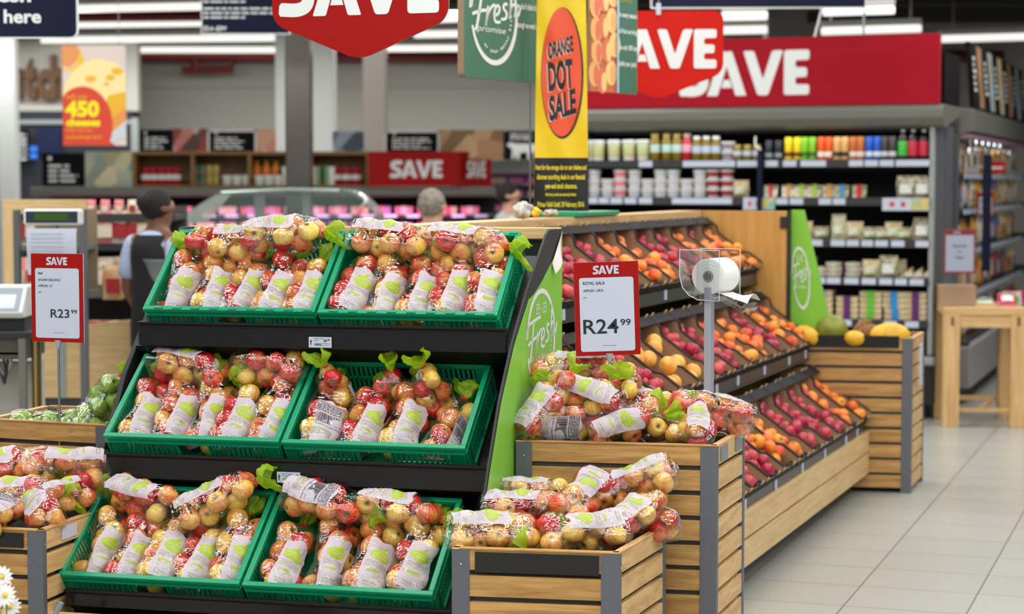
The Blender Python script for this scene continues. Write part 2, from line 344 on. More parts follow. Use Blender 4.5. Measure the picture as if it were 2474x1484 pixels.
def fresh_logo(mb, fn, mi=1, pnp=True, lowtext=True):
    """round hand-lettered badge in a unit frame: u -.5...5, v 0..1.35"""
    arc = [(.44*math.cos(math.radians(a)), .72+.60*math.sin(math.radians(a))) for a in range(20, 182, 6)]
    ribbon(mb, arc, [.045+.02*math.sin(i/26*3.14) for i in range(len(arc))], fn, mi)
    arc = [(.44*math.cos(math.radians(a)), .72+.70*math.sin(math.radians(a))) for a in range(198, 380, 6)]
    ribbon(mb, arc, [.035+.04*math.sin(i/30*3.14) for i in range(len(arc))], fn, mi)
    W = .045
    stroke(mb, [(-.46,.74),(-.42,.90),(-.2,.96),(-.02,.99)], W, fn, mi)                    # F
    stroke(mb, [(-.24,.95),(-.28,.75),(-.33,.52),(-.37,.44)], W, fn, mi); stroke(mb, [(-.42,.66),(-.25,.72),(-.12,.74)], W, fn, mi)
    stroke(mb, [(-.12,.80),(-.15,.62),(-.17,.52),(-.12,.70),(-.02,.82),(.03,.80)], W*.9, fn, mi)      # r
    stroke(mb, [(-.02,.66),(.08,.72),(.10,.80),(.05,.82),(0,.72),(.02,.60),(.12,.60)], W*.9, fn, mi)  # e
    stroke(mb, [(.26,.86),(.20,.86),(.18,.80),(.24,.74),(.22,.66),(.13,.64)], W*.9, fn, mi)           # s
    stroke(mb, [(.34,1.12),(.33,.9),(.30,.66),(.33,.82),(.40,.88),(.42,.80),(.41,.70),(.48,.74),(.52,.86)], W*.9, fn, mi)
    f2 = lambda u, v: fn(u, v)
    mb.text('promise', f2, -.06, .41, .11, mi, bold=.0, shear=.25, width=.54)
    if lowtext:
        vs = [c for c in 'or your money back']
        for i, c in enumerate(vs):
            if c == ' ': continue
            a = math.radians(238 + i*7.2); cx, cy = .35*math.cos(a), .70+.54*math.sin(a); t = a + math.pi/2
            g = lambda u, v, cx=cx, cy=cy, t=t: fn(cx + u*math.cos(t) - v*math.sin(t), cy + u*math.sin(t) + v*math.cos(t))
            mb.text(c, g, 0, 0, .055, mi, bold=.02)
    if pnp:
        for u, ch, box in ((-.11,'P',1),(0,'n',0),(.11,'P',1)):
            if box:
                for q in ((u-.055,u+.055,1.03,1.045),(u-.055,u+.055,1.145,1.16),(u-.055,u-.042,1.03,1.16),(u+.042,u+.055,1.03,1.16)): mb.rect(fn, *q, mi)
            mb.text(ch, fn, u, 1.06, .07, mi, bold=.02)
def scribble(mb, fn, x0, x1, y, h, mi, rnd):            # a line of print too small to read: a row of word-length strokes
    x = x0
    while x < x1:
        wl = min(h*rnd.uniform(1.2, 4.5), x1-x); mb.rect(fn, x, x+wl, y, y+h*.7, mi); x += wl + h*.6
# ------------------------------------------------------------------ apples and apple bags
def apple_mesh(name, R, k, mt):
    rnd = random.Random(k); n, prof = 20, []
    for i in range(15):
        a = math.pi*i/14; r = math.sin(a); z = -math.cos(a)
        z2 = z*.86; r2 = r*(1 + .05*z)
        if i >= 12: z2 = .80 - .30*((i-11)/3)**1.5 if i > 12 else .79; r2 = (.50, .26, .001)[i-12]
        if i <= 1: z2 = (-.72, -.80)[i]; r2 = (.001, .26)[i]
        prof.append((r2*R, z2*R))
    mb = MB(); ph = rnd.uniform(0, 6); vs, fs = [], []
    for r, z in prof:
        vs += [(r*(1+.035*math.sin(2*6.2832*q/n+ph)*(1 if z > 0 else .4)+.02*math.cos(5*6.2832*q/n))*math.cos(6.2832*q/n), r*(1+.03*math.cos(3*6.2832*q/n+ph))*math.sin(6.2832*q/n), z*(1+.03*math.sin(6.2832*q/n+ph))) for q in range(n)]
    for i in range(14): fs += [(i*n+q, i*n+(q+1)%n, (i+1)*n+(q+1)%n, (i+1)*n+q) for q in range(n)]
    mb.add(vs, fs)
    mb.tube([(0,0,.5*R), (.02*R,0,.8*R), (.10*R,.04*R,1.04*R)], [.03*R,.03*R,.045*R], 5, 1)
    o = mb.build(name, [mt, stem_m], None, smooth='all'); me = o.data; bpy.data.objects.remove(o); return me
APPLES = [apple_mesh('apple', 1.0, k, gala_m) for k in range(4)]      # unit radius is rescaled below
for me in APPLES: me.transform(Matrix.Scale(.0352, 4))
GREENS = [m.copy() for m in APPLES[:2]]
for me in GREENS: me.materials[0] = green_apple_m

def pack(n, a, b, L, R, seed):
    rng = np.random.RandomState(seed)
    P = np.stack([rng.uniform(-1, 1, n)*(a-R), rng.uniform(-1, 1, n)*(b-R), (np.arange(n)+.5)/n*L], 1)
    for it in range(500):
        for i in range(n):
            d = P[i] - P; dist = np.linalg.norm(d, axis=1); dist[i] = 9
            for j in np.where(dist < 2*R)[0]: P[i] += d[j]/max(dist[j], 1e-4)*(2*R-dist[j])*.45
        e = np.sqrt((P[:,0]/(a-R+1e-4))**2 + (P[:,1]/(b-R+1e-4))**2); s = np.maximum(e, 1); P[:,0] /= s; P[:,1] /= s
        P[:,2] = np.clip(P[:,2], R, L-R)
    return P
def bag_proto(k, n=10, a=.064, b=.073, L=.262, back=False, green=False):
    """local frame: +Z runs from the bag's closed bottom to its tied neck, +X is the side that carries the print"""
    R = .0342; P = pack(n, a, b, L, R, 11+k); rng = np.random.RandomState(k)
    root = thing('apple_bag', 'clear bag', 'bag of apples'); kids = []
    for i, p in enumerate(P):
        o = bpy.data.objects.new('apple', (GREENS if green else APPLES)[(i+k) % (2 if green else 4)]); COL.objects.link(o); o.parent = root
        o.location = p; o.rotation_euler = tuple(rng.uniform(-1.9, 1.9, 3)); kids.append(o)
    nt, nph = 44, 40; Rf = R + .0025
    T = np.linspace(-.006, L+.004, nt); PH = np.arange(nph)*2*np.pi/nph; Hs = np.full((nt, nph), -1.0)
    for i, t in enumerate(T):
        for p in P:
            h = Rf**2 - (t-p[2])**2
            if h > 0: Hs[i] = np.maximum(Hs[i], p[0]*np.cos(PH) + p[1]*np.sin(PH) + np.sqrt(h))
    Hs = np.maximum(Hs, .006)
    S = np.stack([np.max(Hs - .20*np.abs(T[:,None]-t), axis=0) for t in T])       # film pulled taut from apple to apple
    rad = np.empty_like(S)
    for j in range(nph):
        dd = np.cos(PH[j]-PH); ok = dd > .2
        rad[:,j] = np.min(S[:,ok]/dd[ok], axis=1)
    rad += .0012*rng.randn(nt, nph); rad = np.maximum(rad, .004)
    end = np.clip((T - (L-.03))/.034, 0, 1)[:,None]; rad = rad*(1-end**2) + .008*end**2
    bot = np.clip((.012 - T)/.018, 0, 1)[:,None]
    def surf(t, ph):                                     # bilinear film radius
        x = np.clip((t-T[0])/(T[-1]-T[0])*(nt-1), 0, nt-1.001); i = int(x); fx = x-i
        y = (ph % (2*np.pi))/(2*np.pi)*nph; j = int(y) % nph; fy = y-int(y); j2 = (j+1) % nph
        return (rad[i,j]*(1-fy)+rad[i,j2]*fy)*(1-fx) + (rad[i+1,j]*(1-fy)+rad[i+1,j2]*fy)*fx
    # fine film mesh with tension creases running over the apples
    NT, NP = 190, 240; TT = np.linspace(T[0], T[-1], NT); PP = np.arange(NP)*2*np.pi/NP
    ii = np.interp(TT, T, np.arange(nt)); i0 = np.minimum(ii.astype(int), nt-2); fi = (ii-i0)[:,None]
    jj = PP/(2*np.pi)*nph; j0 = jj.astype(int) % nph; fj = (jj-jj.astype(int))[None,:]; j1 = (j0+1) % nph
    ra, rb = rad[i0], rad[i0+1]; rr_ = (ra[:,j0]*(1-fj)+ra[:,j1]*fj)*(1-fi) + (rb[:,j0]*(1-fj)+rb[:,j1]*fj)*fi
    bl = lambda A: (A + np.roll(A, 1, 1) + np.roll(A, -1, 1) + np.vstack([A[:1], A[:-1]]) + np.vstack([A[1:], A[-1:]]))/5
    for q in range(14): rr_ = bl(rr_)
    rc = .062; cre = np.zeros_like(rr_); sc = rng.uniform(0, 2*np.pi, 3)
    for q in range(85):
        pc, tc = rng.uniform(0, 2*np.pi), rng.uniform(0, L); an = rng.choice([.35, -.5, 1.25, -1.2]) + rng.normal()*.25; ln, wd, hh = rng.uniform(.012, .045), rng.uniform(.0011, .0022), rng.uniform(.0004, .0010)
        ds = ((PP-pc+np.pi) % (2*np.pi) - np.pi)*rc; X_, Y_ = ds[None,:], (TT-tc)[:,None]
        al, ac = X_*math.cos(an)+Y_*math.sin(an), -X_*math.sin(an)+Y_*math.cos(an) + .25*(X_*math.cos(an)+Y_*math.sin(an))**2/ln
        cre += hh*np.exp(-(ac/wd)**2 - (al/ln)**4)
    nk_ = np.clip((TT-(L-.05))/.05, 0, 1)[:,None]; cre = cre + nk_*.0016*np.sin(PP*22+3*np.sin(PP*3+sc[0]))[None,:]*(1-nk_*.5)
    R2 = rr_ + cre; P3 = np.stack([R2*np.cos(PP)[None,:], R2*np.sin(PP)[None,:], np.repeat(TT[:,None], NP, 1)], 2)
    sm = np.stack([.02*.5*np.cos(PP), .034*np.sin(PP), np.full(NP, -.024)+.003*np.sin(PP*3)], 1); sm[:,0] *= .12
    VV = np.vstack([sm, P3.reshape(-1, 3)]); A = np.arange((NT)*NP).reshape(NT, NP); B = np.roll(A, -1, 1); FF = np.stack([A, B, B+NP, A+NP], 2).reshape(-1, 4)
    me = bpy.data.meshes.new('film'); me.vertices.add(len(VV)); me.vertices.foreach_set('co', VV.ravel()); me.loops.add(FF.size); me.loops.foreach_set('vertex_index', FF.ravel())
    me.polygons.add(len(FF)); me.polygons.foreach_set('loop_start', np.arange(len(FF))*4); me.polygons.foreach_set('use_smooth', np.ones(len(FF), bool)); me.materials.append(film_m); me.update(); me.validate()
    o = bpy.data.objects.new('film', me); COL.objects.link(o); o.parent = root; kids.append(o)
    # printed panel wrapped on the film
    LW, ctr = .086, 0
    t0, t1, SV = .004, .172, .83
    cy = np.mean([surf(t, 0) for t in np.linspace(t0, t1, 9)])
    def fn(lift):
        def g(u, v):                                     # u across (m), v up (m)
            ph = u/cy + .03*math.sin(v*40+k); t = t0 + v*SV + .003*math.sin(u*60+k); r = surf(t, ph) + lift
            return (r*math.cos(ph), r*math.sin(ph), t)
        return g
    mb = MB(); g0 = fn(.0004)
    mb.grid(lambda a_, b_: g0((a_-.5)*LW*(1 if b_ > .15 else .9), b_*(t1-t0)/SV + (.006*math.sin(a_*9+k) if b_ == 1 else 0)), 14, 26, 0)
    g1, g2 = fn(.0011), fn(.0017); rnd = random.Random(k)
    if not back:
        mb.add(*polygrid(ell(0, .140, .030, .024, 24), g1), 1); mb.add(*polygrid(leaf((.002,.163), (.014,.182), .008), g1), 1)
        mb.text('ROYAL GALA', g2, .001, .141, .0085, 0, width=.044); mb.text('APPLES', g2, .003, .128, .0085, 0, width=.030)
        for q in range(4): ribbon(mb, [(-.034+.068*z/14, .108-.006*q+.0012*math.sin(z*1.1+q)) for z in range(15)], .0011, g1, 2)
        mb.text('apples', g1, -.006, .066, .011, 1, width=.036, bold=.06); ribbon(mb, [(-.026,.064),(0,.0635),(.018,.064)], .006, g1, 1)
        mb.text('Class I', g1, .030, .045, .005, 2); mb.text('1.5 kg', g1, .030, .036, .006, 2)
        mb.text('ROYAL GALA', g1, -.004, .022, .007, 2, width=.04); mb.text('APPLES 1.5 kg', g1, -.004, .011, .006, 2, width=.04)
    else:
        mb.text('Product of South Africa', g1, 0, .085, .007, 3, width=.078)
        x = -.040
        while x < .036: wd = rnd.choice((.0012,.002,.0034)); mb.rect(g1, x, x+wd, .10, .145, 3); x += wd + rnd.choice((.0012,.002))
        for q in range(7): scribble(mb, g1, -.042, .042, .152+.0062*q, .004, 3, rnd)
        for q in range(5): scribble(mb, g1, -.042, .02, .04+.007*q, .0038, 2, rnd)
    kids.append(mb.build('printed_panel', [label_m, lime_m, limedark_m, ink_m], root, smooth='all'))
    mb = MB(); nk = L+.004
    mb.box(-.010,.010,-.006,.006,nk-.002,nk+.007); kids.append(mb.build('clip', clip_m, root))
    mb = MB(); ph0 = rng.uniform(0, 6); bend = rng.uniform(-.3, .3, 2)
    def tl(a_, b_):
        th = a_*6.2832; r = .006 + .032*min(1, b_*1.5)**.8*(1+.38*math.sin(3*th+ph0+3*b_)+.22*math.sin(7*th+5*b_)); fl = .7
        return (r*math.cos(th)+bend[0]*.10*b_**2+.008*math.sin(9*b_+ph0), r*fl*math.sin(th)+bend[1]*.10*b_**2, nk+.003 + .058*b_*(1+.30*math.sin(2*th+ph0)+.15*math.sin(5*th)))
    mb.grid(tl, 36, 10, 0, wrap=True); kids.append(mb.build('bag_tail', tail_m, root, smooth='all'))
    KIDS[root.name] = kids
    return root
def polygrid(poly, g):                                   # fan with an inner ring, so flat prints bend with the film
    c = Vector((sum(p[0] for p in poly)/len(poly), sum(p[1] for p in poly)/len(poly))); n = len(poly); vs, fs = [], []
    for s in (1, .66, .33): vs += [g(c.x+(p[0]-c.x)*s, c.y+(p[1]-c.y)*s) for p in poly]
    vs.append(g(c.x, c.y))
    for q in range(2): fs += [(q*n+i, q*n+(i+1) % n, (q+1)*n+(i+1) % n, (q+1)*n+i) for i in range(n)]
    fs += [(2*n+i, 2*n+(i+1) % n, 3*n) for i in range(n)]
    return vs, fs
def leaf(a, b, wd):
    a, b = Vector(a), Vector(b); d = b-a; nrm = Vector((-d.y, d.x)).normalized()*wd/2
    return [tuple(a), tuple(a+d*.3-nrm), tuple(a+d*.7-nrm*.8), tuple(b), tuple(a+d*.7+nrm*.8), tuple(a+d*.3+nrm)]
PROTO = [bag_proto(0), bag_proto(1), bag_proto(2), bag_proto(3, n=9, L=.245), bag_proto(4, n=10, back=True), bag_proto(5, n=11, b=.075, L=.275)]
PGREEN = bag_proto(6, green=True)
USED = set()
def place_bag(k, pos, axis, face, label, group, scale=1.0, M0=None):
    """pos = centre of the bag, axis = bottom to neck, face = the way the print looks; given in the frame M0"""
    src = PGREEN if k == 'g' else PROTO[k]
    ax, fc = Vector(axis).normalized(), Vector(face); fc = (fc - ax*fc.dot(ax)).normalized(); ey = ax.cross(fc)
    o = Vector(pos) - ax*(.131*scale)
    M = Matrix(((fc.x,ey.x,ax.x,o.x),(fc.y,ey.y,ax.y,o.y),(fc.z,ey.z,ax.z,o.z),(0,0,0,1))) @ Matrix.Scale(scale, 4)
    if M0 is not None: M = M0 @ M
    if k not in USED:
        USED.add(k); src.matrix_world = M; src['label'] = label; src['group'] = group; return src
    return dup(src, label, group, M=M)
# ------------------------------------------------------------------ the building
mb = MB(); mb.box(-14, 14, -14, 14, -.05, 0)
o = mb.build('floor', tile_mat('floor_tiles')); o.location = (.91, 9.2, 0); o.rotation_euler = (0, 0, math.radians(-19.3)); struct(o, 'pale beige tiled shop floor')
mb = MB(); mb.box(-14, 14, 20, 40, -.06, -.052); o = mb.build('floor_back', mat('back_floor', (188, 184, 172), .4)); struct(o)
wall_m = mat('wall_panels', (172, 172, 164), .6, vary=.04, vscale=.6)
mb = MB(); mb.box(-14, 14, 24.6, 24.8, -.1, 3.7)
for z in (2.13, 2.75): mb.box(-14, 14, 24.59, 24.6, z, z+.012, 1)
struct(mb.build('wall_back', [wall_m, mat('wall_joint', (150, 150, 142))]))
ceil_m = mat('ceiling_dark', (78, 76, 66), .8)
mb = MB(); mb.box(-14, 14, -6, 25, 3.7, 3.8); struct(mb.build('ceiling', ceil_m))
for k, (y, z) in enumerate(((9.0, 3.55), (13, 3.5), (16.4, 3.45), (18.0, 3.5), (20.6, 3.42), (22.8, 3.42))):
    mb = MB(); mb.box(-14, 14, y, y+.16, z, 3.7); struct(mb.build('trim_%d' % (k+1), mat('roof_beam', (58, 56, 50), .7)))
mb = MB(); mb.bar((1.5, 24, 3.5), (9, 8, 3.5), .3, .25); struct(mb.build('trim_7', MATS['roof_beam']))
tube_m = mat('tube_glow', (255, 255, 255), emit=(255, 252, 244), estr=.95)
tb = mat('batten_white', (205, 205, 200), .5)
def tube_row(px0, px1, py, Y, label, end=None):
    a, b = at(px0, py, Y), at(px1, py if end is None else end, Y); b.z = a.z if end is None else b.z
    t = thing('fluorescent_light', label, 'ceiling light', (a+b)/2, 0, 'rows of fluorescent tubes')
    L = (b-a).length/2; d = (b-a).normalized()
    mb = MB(); mb.tube([-d*L, d*L], .034, 10); mb.build('tube', tube_m, t, smooth=True)
    mb = MB(); mb.bar(Vector((0, .02, .065))-d*L, Vector((0, .02, .065))+d*L, .12, .05); mb.build('batten', tb, t)
    mb = MB()
    for s in (-.8, .8): mb.tube([Vector((0, .02, .08))+d*L*s, Vector((0, .02, 3.7-t.location.z))+d*L*s], .008, 6)
    mb.build('hanger', steel_m, t)
tube_row(186, 700, 22, 19.4, 'long fluorescent tube behind the dark navy boards, highest row on the left', 12)
tube_row(186, 700, 60, 21.2, 'long fluorescent tube, second row down on the left above the cheese poster', 53)
tube_row(100, 670, 97, 23.0, 'dimmer fluorescent tube row just above the cheese poster', 92)
tube_row(300, 672, 121, 24.2, 'lowest fluorescent tube row on the left, above the red pipe', 121)
tube_row(1000, 1290, 48, 19.4, 'upper fluorescent tube between red hexagon sign and green card', 40)
tube_row(1000, 1290, 84, 21.2, 'middle fluorescent tube between red hexagon sign and green card', 80)
tube_row(930, 1290, 118, 23.6, 'lowest fluorescent tube between red hexagon sign and green card', 116)
tube_row(1745, 1853, 40, 16.0, 'short fluorescent tube end over the red fascia, upper one', 38)
tube_row(1745, 1853, 74, 18.0, 'short fluorescent tube end over the red fascia, lower one', 72)
tube_row(1990, 2160, 29, 16.0, 'fluorescent tube over the fascia, upper one right of grey column', 24)
tube_row(1985, 2225, 76, 18.0, 'fluorescent tube over the fascia, lower one right of grey column', 69)
tube_row(2270, 2600, 95, 20.0, 'thin fluorescent tube over the dark picture boards at right', 86)
pipe_m = mat('red_pipe', (112, 26, 24), .4)
mb = MB(); a = at(300, 137, 24.4); b = at(1300, 139, 24.4)
mb.tube([(-9, 24.4, a.z), (6, 24.4, a.z)], .075, 12)
t = thing('sprinkler_pipe', 'dark red pipe running along the top of the back wall', 'pipe', (-9, 24.4, a.z))
o = mb.build('main_pipe', pipe_m, t, smooth=True); o.location = (9, -24.4, -a.z)
mb = MB(); p = [at(x, y, 24.3) for x, y in ((471,140),(471,170))]; mb.tube(p, .05, 8)
p = [at(x, y, 24.3) for x, y in ((440,170),(560,168),(560,145))]; mb.tube(p, .05, 8)
o = mb.build('branch_pipe', pipe_m, t, smooth=True); o.location = (9, -24.4, -a.z)
t2 = tag(MB().tube([at(186, 42, 20.3), at(640, 38, 20.3)], .05, 8).tube([at(300, 41, 20.3), at(300, 41, 20.3)+Vector((0, 0, .6))], .01, 6).tube([at(560, 40, 20.3), at(560, 40, 20.3)+Vector((0, 0, .6))], .01, 6).build('sprinkler_pipe', pipe_m, smooth=True), 'dark red pipe between the two highest light rows on the left', 'pipe')
tile_w = mat('white_column', (194, 198, 196), .5)
def column(n, x0, x1, Y, mt, ybot=470, d=None, lab=None, ztop=3.7):
    a, b = at(x0, ybot, Y).x, at(x1, ybot, Y).x
    mb = MB(); d = d or (b-a); mb.box(a, b, Y, Y+d, 0, ztop)
    for z in np.arange(.4, 3.6, .42): mb.box(a-.002, b+.002, Y-.002, Y+d, z, z+.008, 1) if mt is tile_w else None
    return struct(mb.build(n, [mt, mat('tile_joint', (196, 200, 198))], bevel=.01))
column('column_white_1', -2, 39, 20, tile_w); column('column_white_2', 667, 692, 21, tile_w, d=.4)
column('column_white_3', 750, 806, 21, tile_w, d=.4)
column('column_steel_1', 690, 752, 15.2, mat('column_steel', (112, 106, 102), .22, .9)); column('column_steel_2', 877, 934, 20.8, mat('column_grey', (150, 144, 136), .35, .4))
column('column_grey_1', 1855, 1950, 19, mat('column_dark', (112, 114, 112), .6), ybot=60)
# butchery lettering board on the back wall, left
t = thing('butchery_sign', 'brown wooden letters u t c h on a pale curved fascia at far left', 'shop sign', at(100, 200, 23.2))
t.location.z = 0; cx, cy = t.location.x, t.location.y
f = plane((0, 0, 0), (1, 0, 0), (0, 0, 1)); mb = MB()
za, zb = at(0, 268, 23.2).z, at(0, 90, 23.2).z
mb.box(-.35, 1.12, 0, .2, za, zb); mb.build('fascia', mat('fascia_pale', (196, 194, 184), .6), t)
brown = wood('letter_wood', 'z', (112, 76, 34), (74, 48, 20))
for ch, x0, x1, y0, y1 in (('u', 18, 52, 240, 165), ('t', 57, 86, 242, 140), ('c', 90, 122, 242, 165), ('h', 122, 156, 240, 132)):
    mb = MB(); a = at(x0, y0, 23.1); b = at(x1, y1, 23.1)
    for d in (0, .05): mb.text(ch, lambda u, v, d=d: (u-cx, -.1+d, v), (a.x+b.x)/2, a.z, b.z-a.z, 0, width=b.x-a.x, bold=.05)
    o = mb.build('letter', brown, t); so = o.modifiers.new('thick', 'SOLIDIFY'); so.thickness = .05
# ------------------------------------------------------------------ apple rack with three tilted shelves
PSI = .2525; RO = Vector((-1.138, 6.813, 0)); RM = Matrix.Translation(RO) @ Matrix.Rotation(-PSI, 4, 'Z')
RX, RB = Vector((math.cos(PSI), -math.sin(PSI), 0)), Vector((math.sin(PSI), math.cos(PSI), 0))
ROWS = ((0, 0, 1.439, .69), (-.046, -.194, 1.028, .639), (-.063, -.482, .631, .63))
rack = thing('apple_rack', 'black tiered produce rack holding six green crates of bagged apples', 'display rack', M=RM)
prof = [(.36, 0), (.36, 1.442), (.17, 1.442), (.13, 1.425), (.03, 1.36), (-.14, 1.25), (-.32, 1.10), (-.48, .93), (-.60, .75), (-.68, .62), (-.76, .48), (-.86, .30), (-.93, .18), (-.93, 0)]
def side(u, th): mb = MB(); mb.slab(prof, lambda v, z: (u, v, z), (th, 0, 0)); return mb
profl = [(.36, 0), (.36, 1.442), (.20, 1.442), (.14, 1.39), (-.01, 1.24), (-.105, 1.137), (-.28, .965), (-.345, .861), (-.44, .751), (-.54, .57), (-.661, .44), (-.823, .28), (-.86, .20), (-.86, 0)]
mb = MB(); mb.slab(profl, lambda v, z: (-.092, v, z), (.018, 0, 0)); mb.build('side_panel', dark_m, rack, bevel=.003)
sp = side(1.2515, .009).build('side_panel', dark_m, rack, bevel=.003)
u = 1.2612; f = lambda a, b: (u, a, b)
pp = [(.352, 0), (.352, 1.43), (.335, 1.405), (.27, 1.355), (.165, 1.315), (.06, 1.27), (-.05, 1.235), (-.12, 1.222), (-.20, 1.165), (-.308, 1.087), (-.467, .924), (-.589, .745), (-.669, .615), (-.749, .475), (-.849, .296), (-.918, .18), (-.918, 0)]
mb = MB(); mb.slab(pp, f, (.0015, 0, 0))
u2 = 1.2635; s = .47
fresh_logo(mb, lambda a, b: (u2, .045 + a*.43, .905 + b*.255), 1)
po = mb.build('promise_poster', [poster_m, offwhite_m], sp, label='lime green poster with a white hand-lettered badge')
# peeled corner of the poster
mb = MB(); mb.grid(lambda a, b: (u2 + .003 + .022*math.sin(b*2.6)*a, .34 - .15*b - .035*a*(1-b), 1.432 - .105*b - .07*a*(1-b*.5)), 6, 8)
mb.build('peeled_corner', mat('poster_back', (214, 206, 196), .4), po, smooth='all')
mb = MB(); mb.box(-.07, 1.238, .33, .35, .1, 1.40); mb.build('back_panel', black_m, rack)
mb = MB(); mb.box(-.09, 1.26, .29, .36, 1.405, 1.444); mb.build('top_board', oak['x'], rack, bevel=.003)
mb = MB(); mb.box(-.06, 1.23, -.875, -.855, .10, .292); mb.build('base_board', oak['x'], rack, bevel=.003)
mb = MB(); mb.box(-.06, 1.23, -.85, .33, .02, .12); mb.build('plinth', black_m, rack)
DEP = .155
for r, (ru, rv, rz, th) in enumerate(ROWS):
    T = Matrix.Translation((ru, rv, rz)) @ Matrix.Rotation(th, 4, 'X')
    mb = MB(); mb.M = T; xa, xb = -.07-ru, 1.236-ru
    mb.box(xa, xb, -.41, .06, -DEP-.03, -DEP-.006); mb.build('shelf', black_m, rack)
    lh = (.075, .075, .048)[r]; e = Vector((0, rv - .4*math.cos(th) + .024, 0)); zt = rz - .4*math.sin(th) - (.045, .058, .047)[r]
    ul = (-.012, -.034, -.034)[r]; mb = MB(); mb.box(ul, 1.237, e.y-.028, e.y-.016, zt-lh, zt); mb.box(ul, 1.237, e.y-.04, e.y-.010, zt-.003, zt+.004)
    mb.slab([(e.y-.016, zt-lh+.004), (e.y-.016, zt-lh), (e.y+.10, zt-lh-.06), (e.y+.10, zt-lh-.056)], lambda y, z, ul=ul: (ul, y, z), (1.237-ul, 0, 0))
    lip = mb.build('shelf_edge', mat('shelf_edge_black', (20, 18, 18), .5, spec=.25), rack, bevel=.001)
    mb = MB(); mb.box(ul, 1.236, e.y-.034, e.y-.031, zt-lh+.003, zt-.008); mb.build('price_rail', rail_m, lip)
    if r < 2:
        mb = MB(); x0 = .585 if r == 0 else .553; yy = e.y-.038; g = plane((x0, yy, zt-.069), (1, 0, 0), (0, 0, 1))
        mb.box(x0, x0+.077, yy, yy+.002, zt-.069, zt-.036+.001); g2 = plane((x0, yy-.0007, zt-.069), (1, 0, 0), (0, 0, 1))
        mb.patch([(.004,.018),(.0075,.027),(.011,.018),(.009,.018),(.009,.008),(.006,.008),(.006,.018)], g2, 1)
        mb.text('24', g2, .056, .018, .010, 1, bold=.03, width=.012); mb.text('99', g2, .0675, .022, .006, 1, bold=.03, width=.008)
        rr = random.Random(3); x = .02
        while x < .042: wd = rr.choice((.0005,.0009)); mb.rect(g2, x, x+wd, .006, .014, 1); x += wd*2
        scribble(mb, g2, .018, .05, .028, .0022, 1, rr); scribble(mb, g2, .018, .034, .022, .0018, 1, rr); scribble(mb, g2, .046, .074, .012, .0018, 1, rr); scribble(mb, g2, .044, .07, .006, .0014, 1, rr)
        mb.build('price_label', [paper_m, ink_m], lip, label='white price label reading 24.99')
# ------------------------------------------------------------------ green crates
def crate(kind):
    """frame: X 0...6 along the front, Y 0...-.4 down the slope, Z 0 = rim top"""
    L, Wd, D = .598, .4, DEP; root = thing('produce_crate', '', 'crate')
    mb = MB(); w = .017
    for q in ((0, L, -w, 0), (0, L, -Wd, -Wd+w), (0, w, -Wd+w, -w), (L-w, L, -Wd+w, -w)): mb.box(*q, -.014, 0)
    for q in ((.004, L-.004, -w+.002, -.004), (.004, L-.004, -Wd+.004, -Wd+w-.002)): mb.box(*q, -.022, -.014)
    if kind == 0:
        for k in range(9): x = .04 + k*.065; mb.box(x, x+.03, -Wd+.001, -Wd+.012, 0, .005); mb.box(x, x+.03, -.012, -.001, -.0, .004)
    rim = mb.build('rim', crate_m, root, bevel=.0025)
    def wall(nm, p, d, ln, nrm, handle):
        p, d, nrm = Vector(p), Vector(d), Vector(nrm); mb = MB(); Z = Vector((0, 0, 1))
        def blk(a, b, z0, z1, th=.004, off=0):
            P = p + nrm*off
            vs = [P+d*a+Z*z0, P+d*b+Z*z0, P+d*b+nrm*th+Z*z0, P+d*a+nrm*th+Z*z0, P+d*a+Z*z1, P+d*b+Z*z1, P+d*b+nrm*th+Z*z1, P+d*a+nrm*th+Z*z1]
            mb.add(vs, [(3,2,1,0),(4,5,6,7),(0,1,5,4),(1,2,6,5),(2,3,7,6),(3,0,4,7)])
        b0, t0 = -D, -.014; zl, zh = b0+.028, t0-.013
        blk(0, ln, t0-.013, t0); blk(0, ln, b0, zl); blk(0, ln, t0-.016, t0-.012, .010, -.007); blk(0, ln, b0+.022, b0+.027, .009, -.006)
        m = ln/2; hw = .052 if handle else 0
        zones = [(.055, m-hw-.022), (m+hw+.022, ln-.055)] if handle else [(.06, ln*.46), (ln*.54, ln-.06)]
        solid = [(0, zones[0][0]), (zones[0][1], m-hw if handle else zones[1][0]), (zones[1][1], ln)] + ([(m+hw, zones[1][0])] if handle else [])
        for a, b in solid: blk(a, b, zl, zh); blk(a+.002, a+.007, zl, zh, .008, -.006); blk(b-.007, b-.002, zl, zh, .008, -.006)
        for a, b in zones:
            n = max(3, int((b-a)/.0165))
            for k in range(n): c = a + (k+.5)*(b-a)/n; blk(c-.0045, c+.0045, zl, zh, .006, -.001)
            if kind != 1 or not handle: blk(a, b, (zl+zh)/2-.004, (zl+zh)/2+.004, .006, -.001)
        if handle: blk(m-hw, m+hw, zl, zl+.032); blk(m-hw, m+hw, zl+.030, zl+.036, .014, -.010)
        return mb.build(nm, crate_m, root)
    wall('front_wall', (.004, -Wd+.006, 0), (1, 0, 0), L-.008, (0, 1, 0), True); wall('back_wall', (.004, -.006, 0), (1, 0, 0), L-.008, (0, -1, 0), True)
    wall('side_wall', (.006, -Wd+.006, 0), (0, 1, 0), Wd-.012, (1, 0, 0), False); wall('side_wall', (L-.006, -Wd+.006, 0), (0, 1, 0), Wd-.012, (-1, 0, 0), False)
    mb = MB(); mb.box(.008, L-.008, -Wd+.01, -.01, -D, -D+.004)
    for k in range(9): mb.box(.008+k*.0715, .016+k*.0715, -Wd+.01, -.01, -D+.004, -D+.008)
    mb.build('floor_grid', crate_m, root); return root
CR = {}; CRATE_M = {}
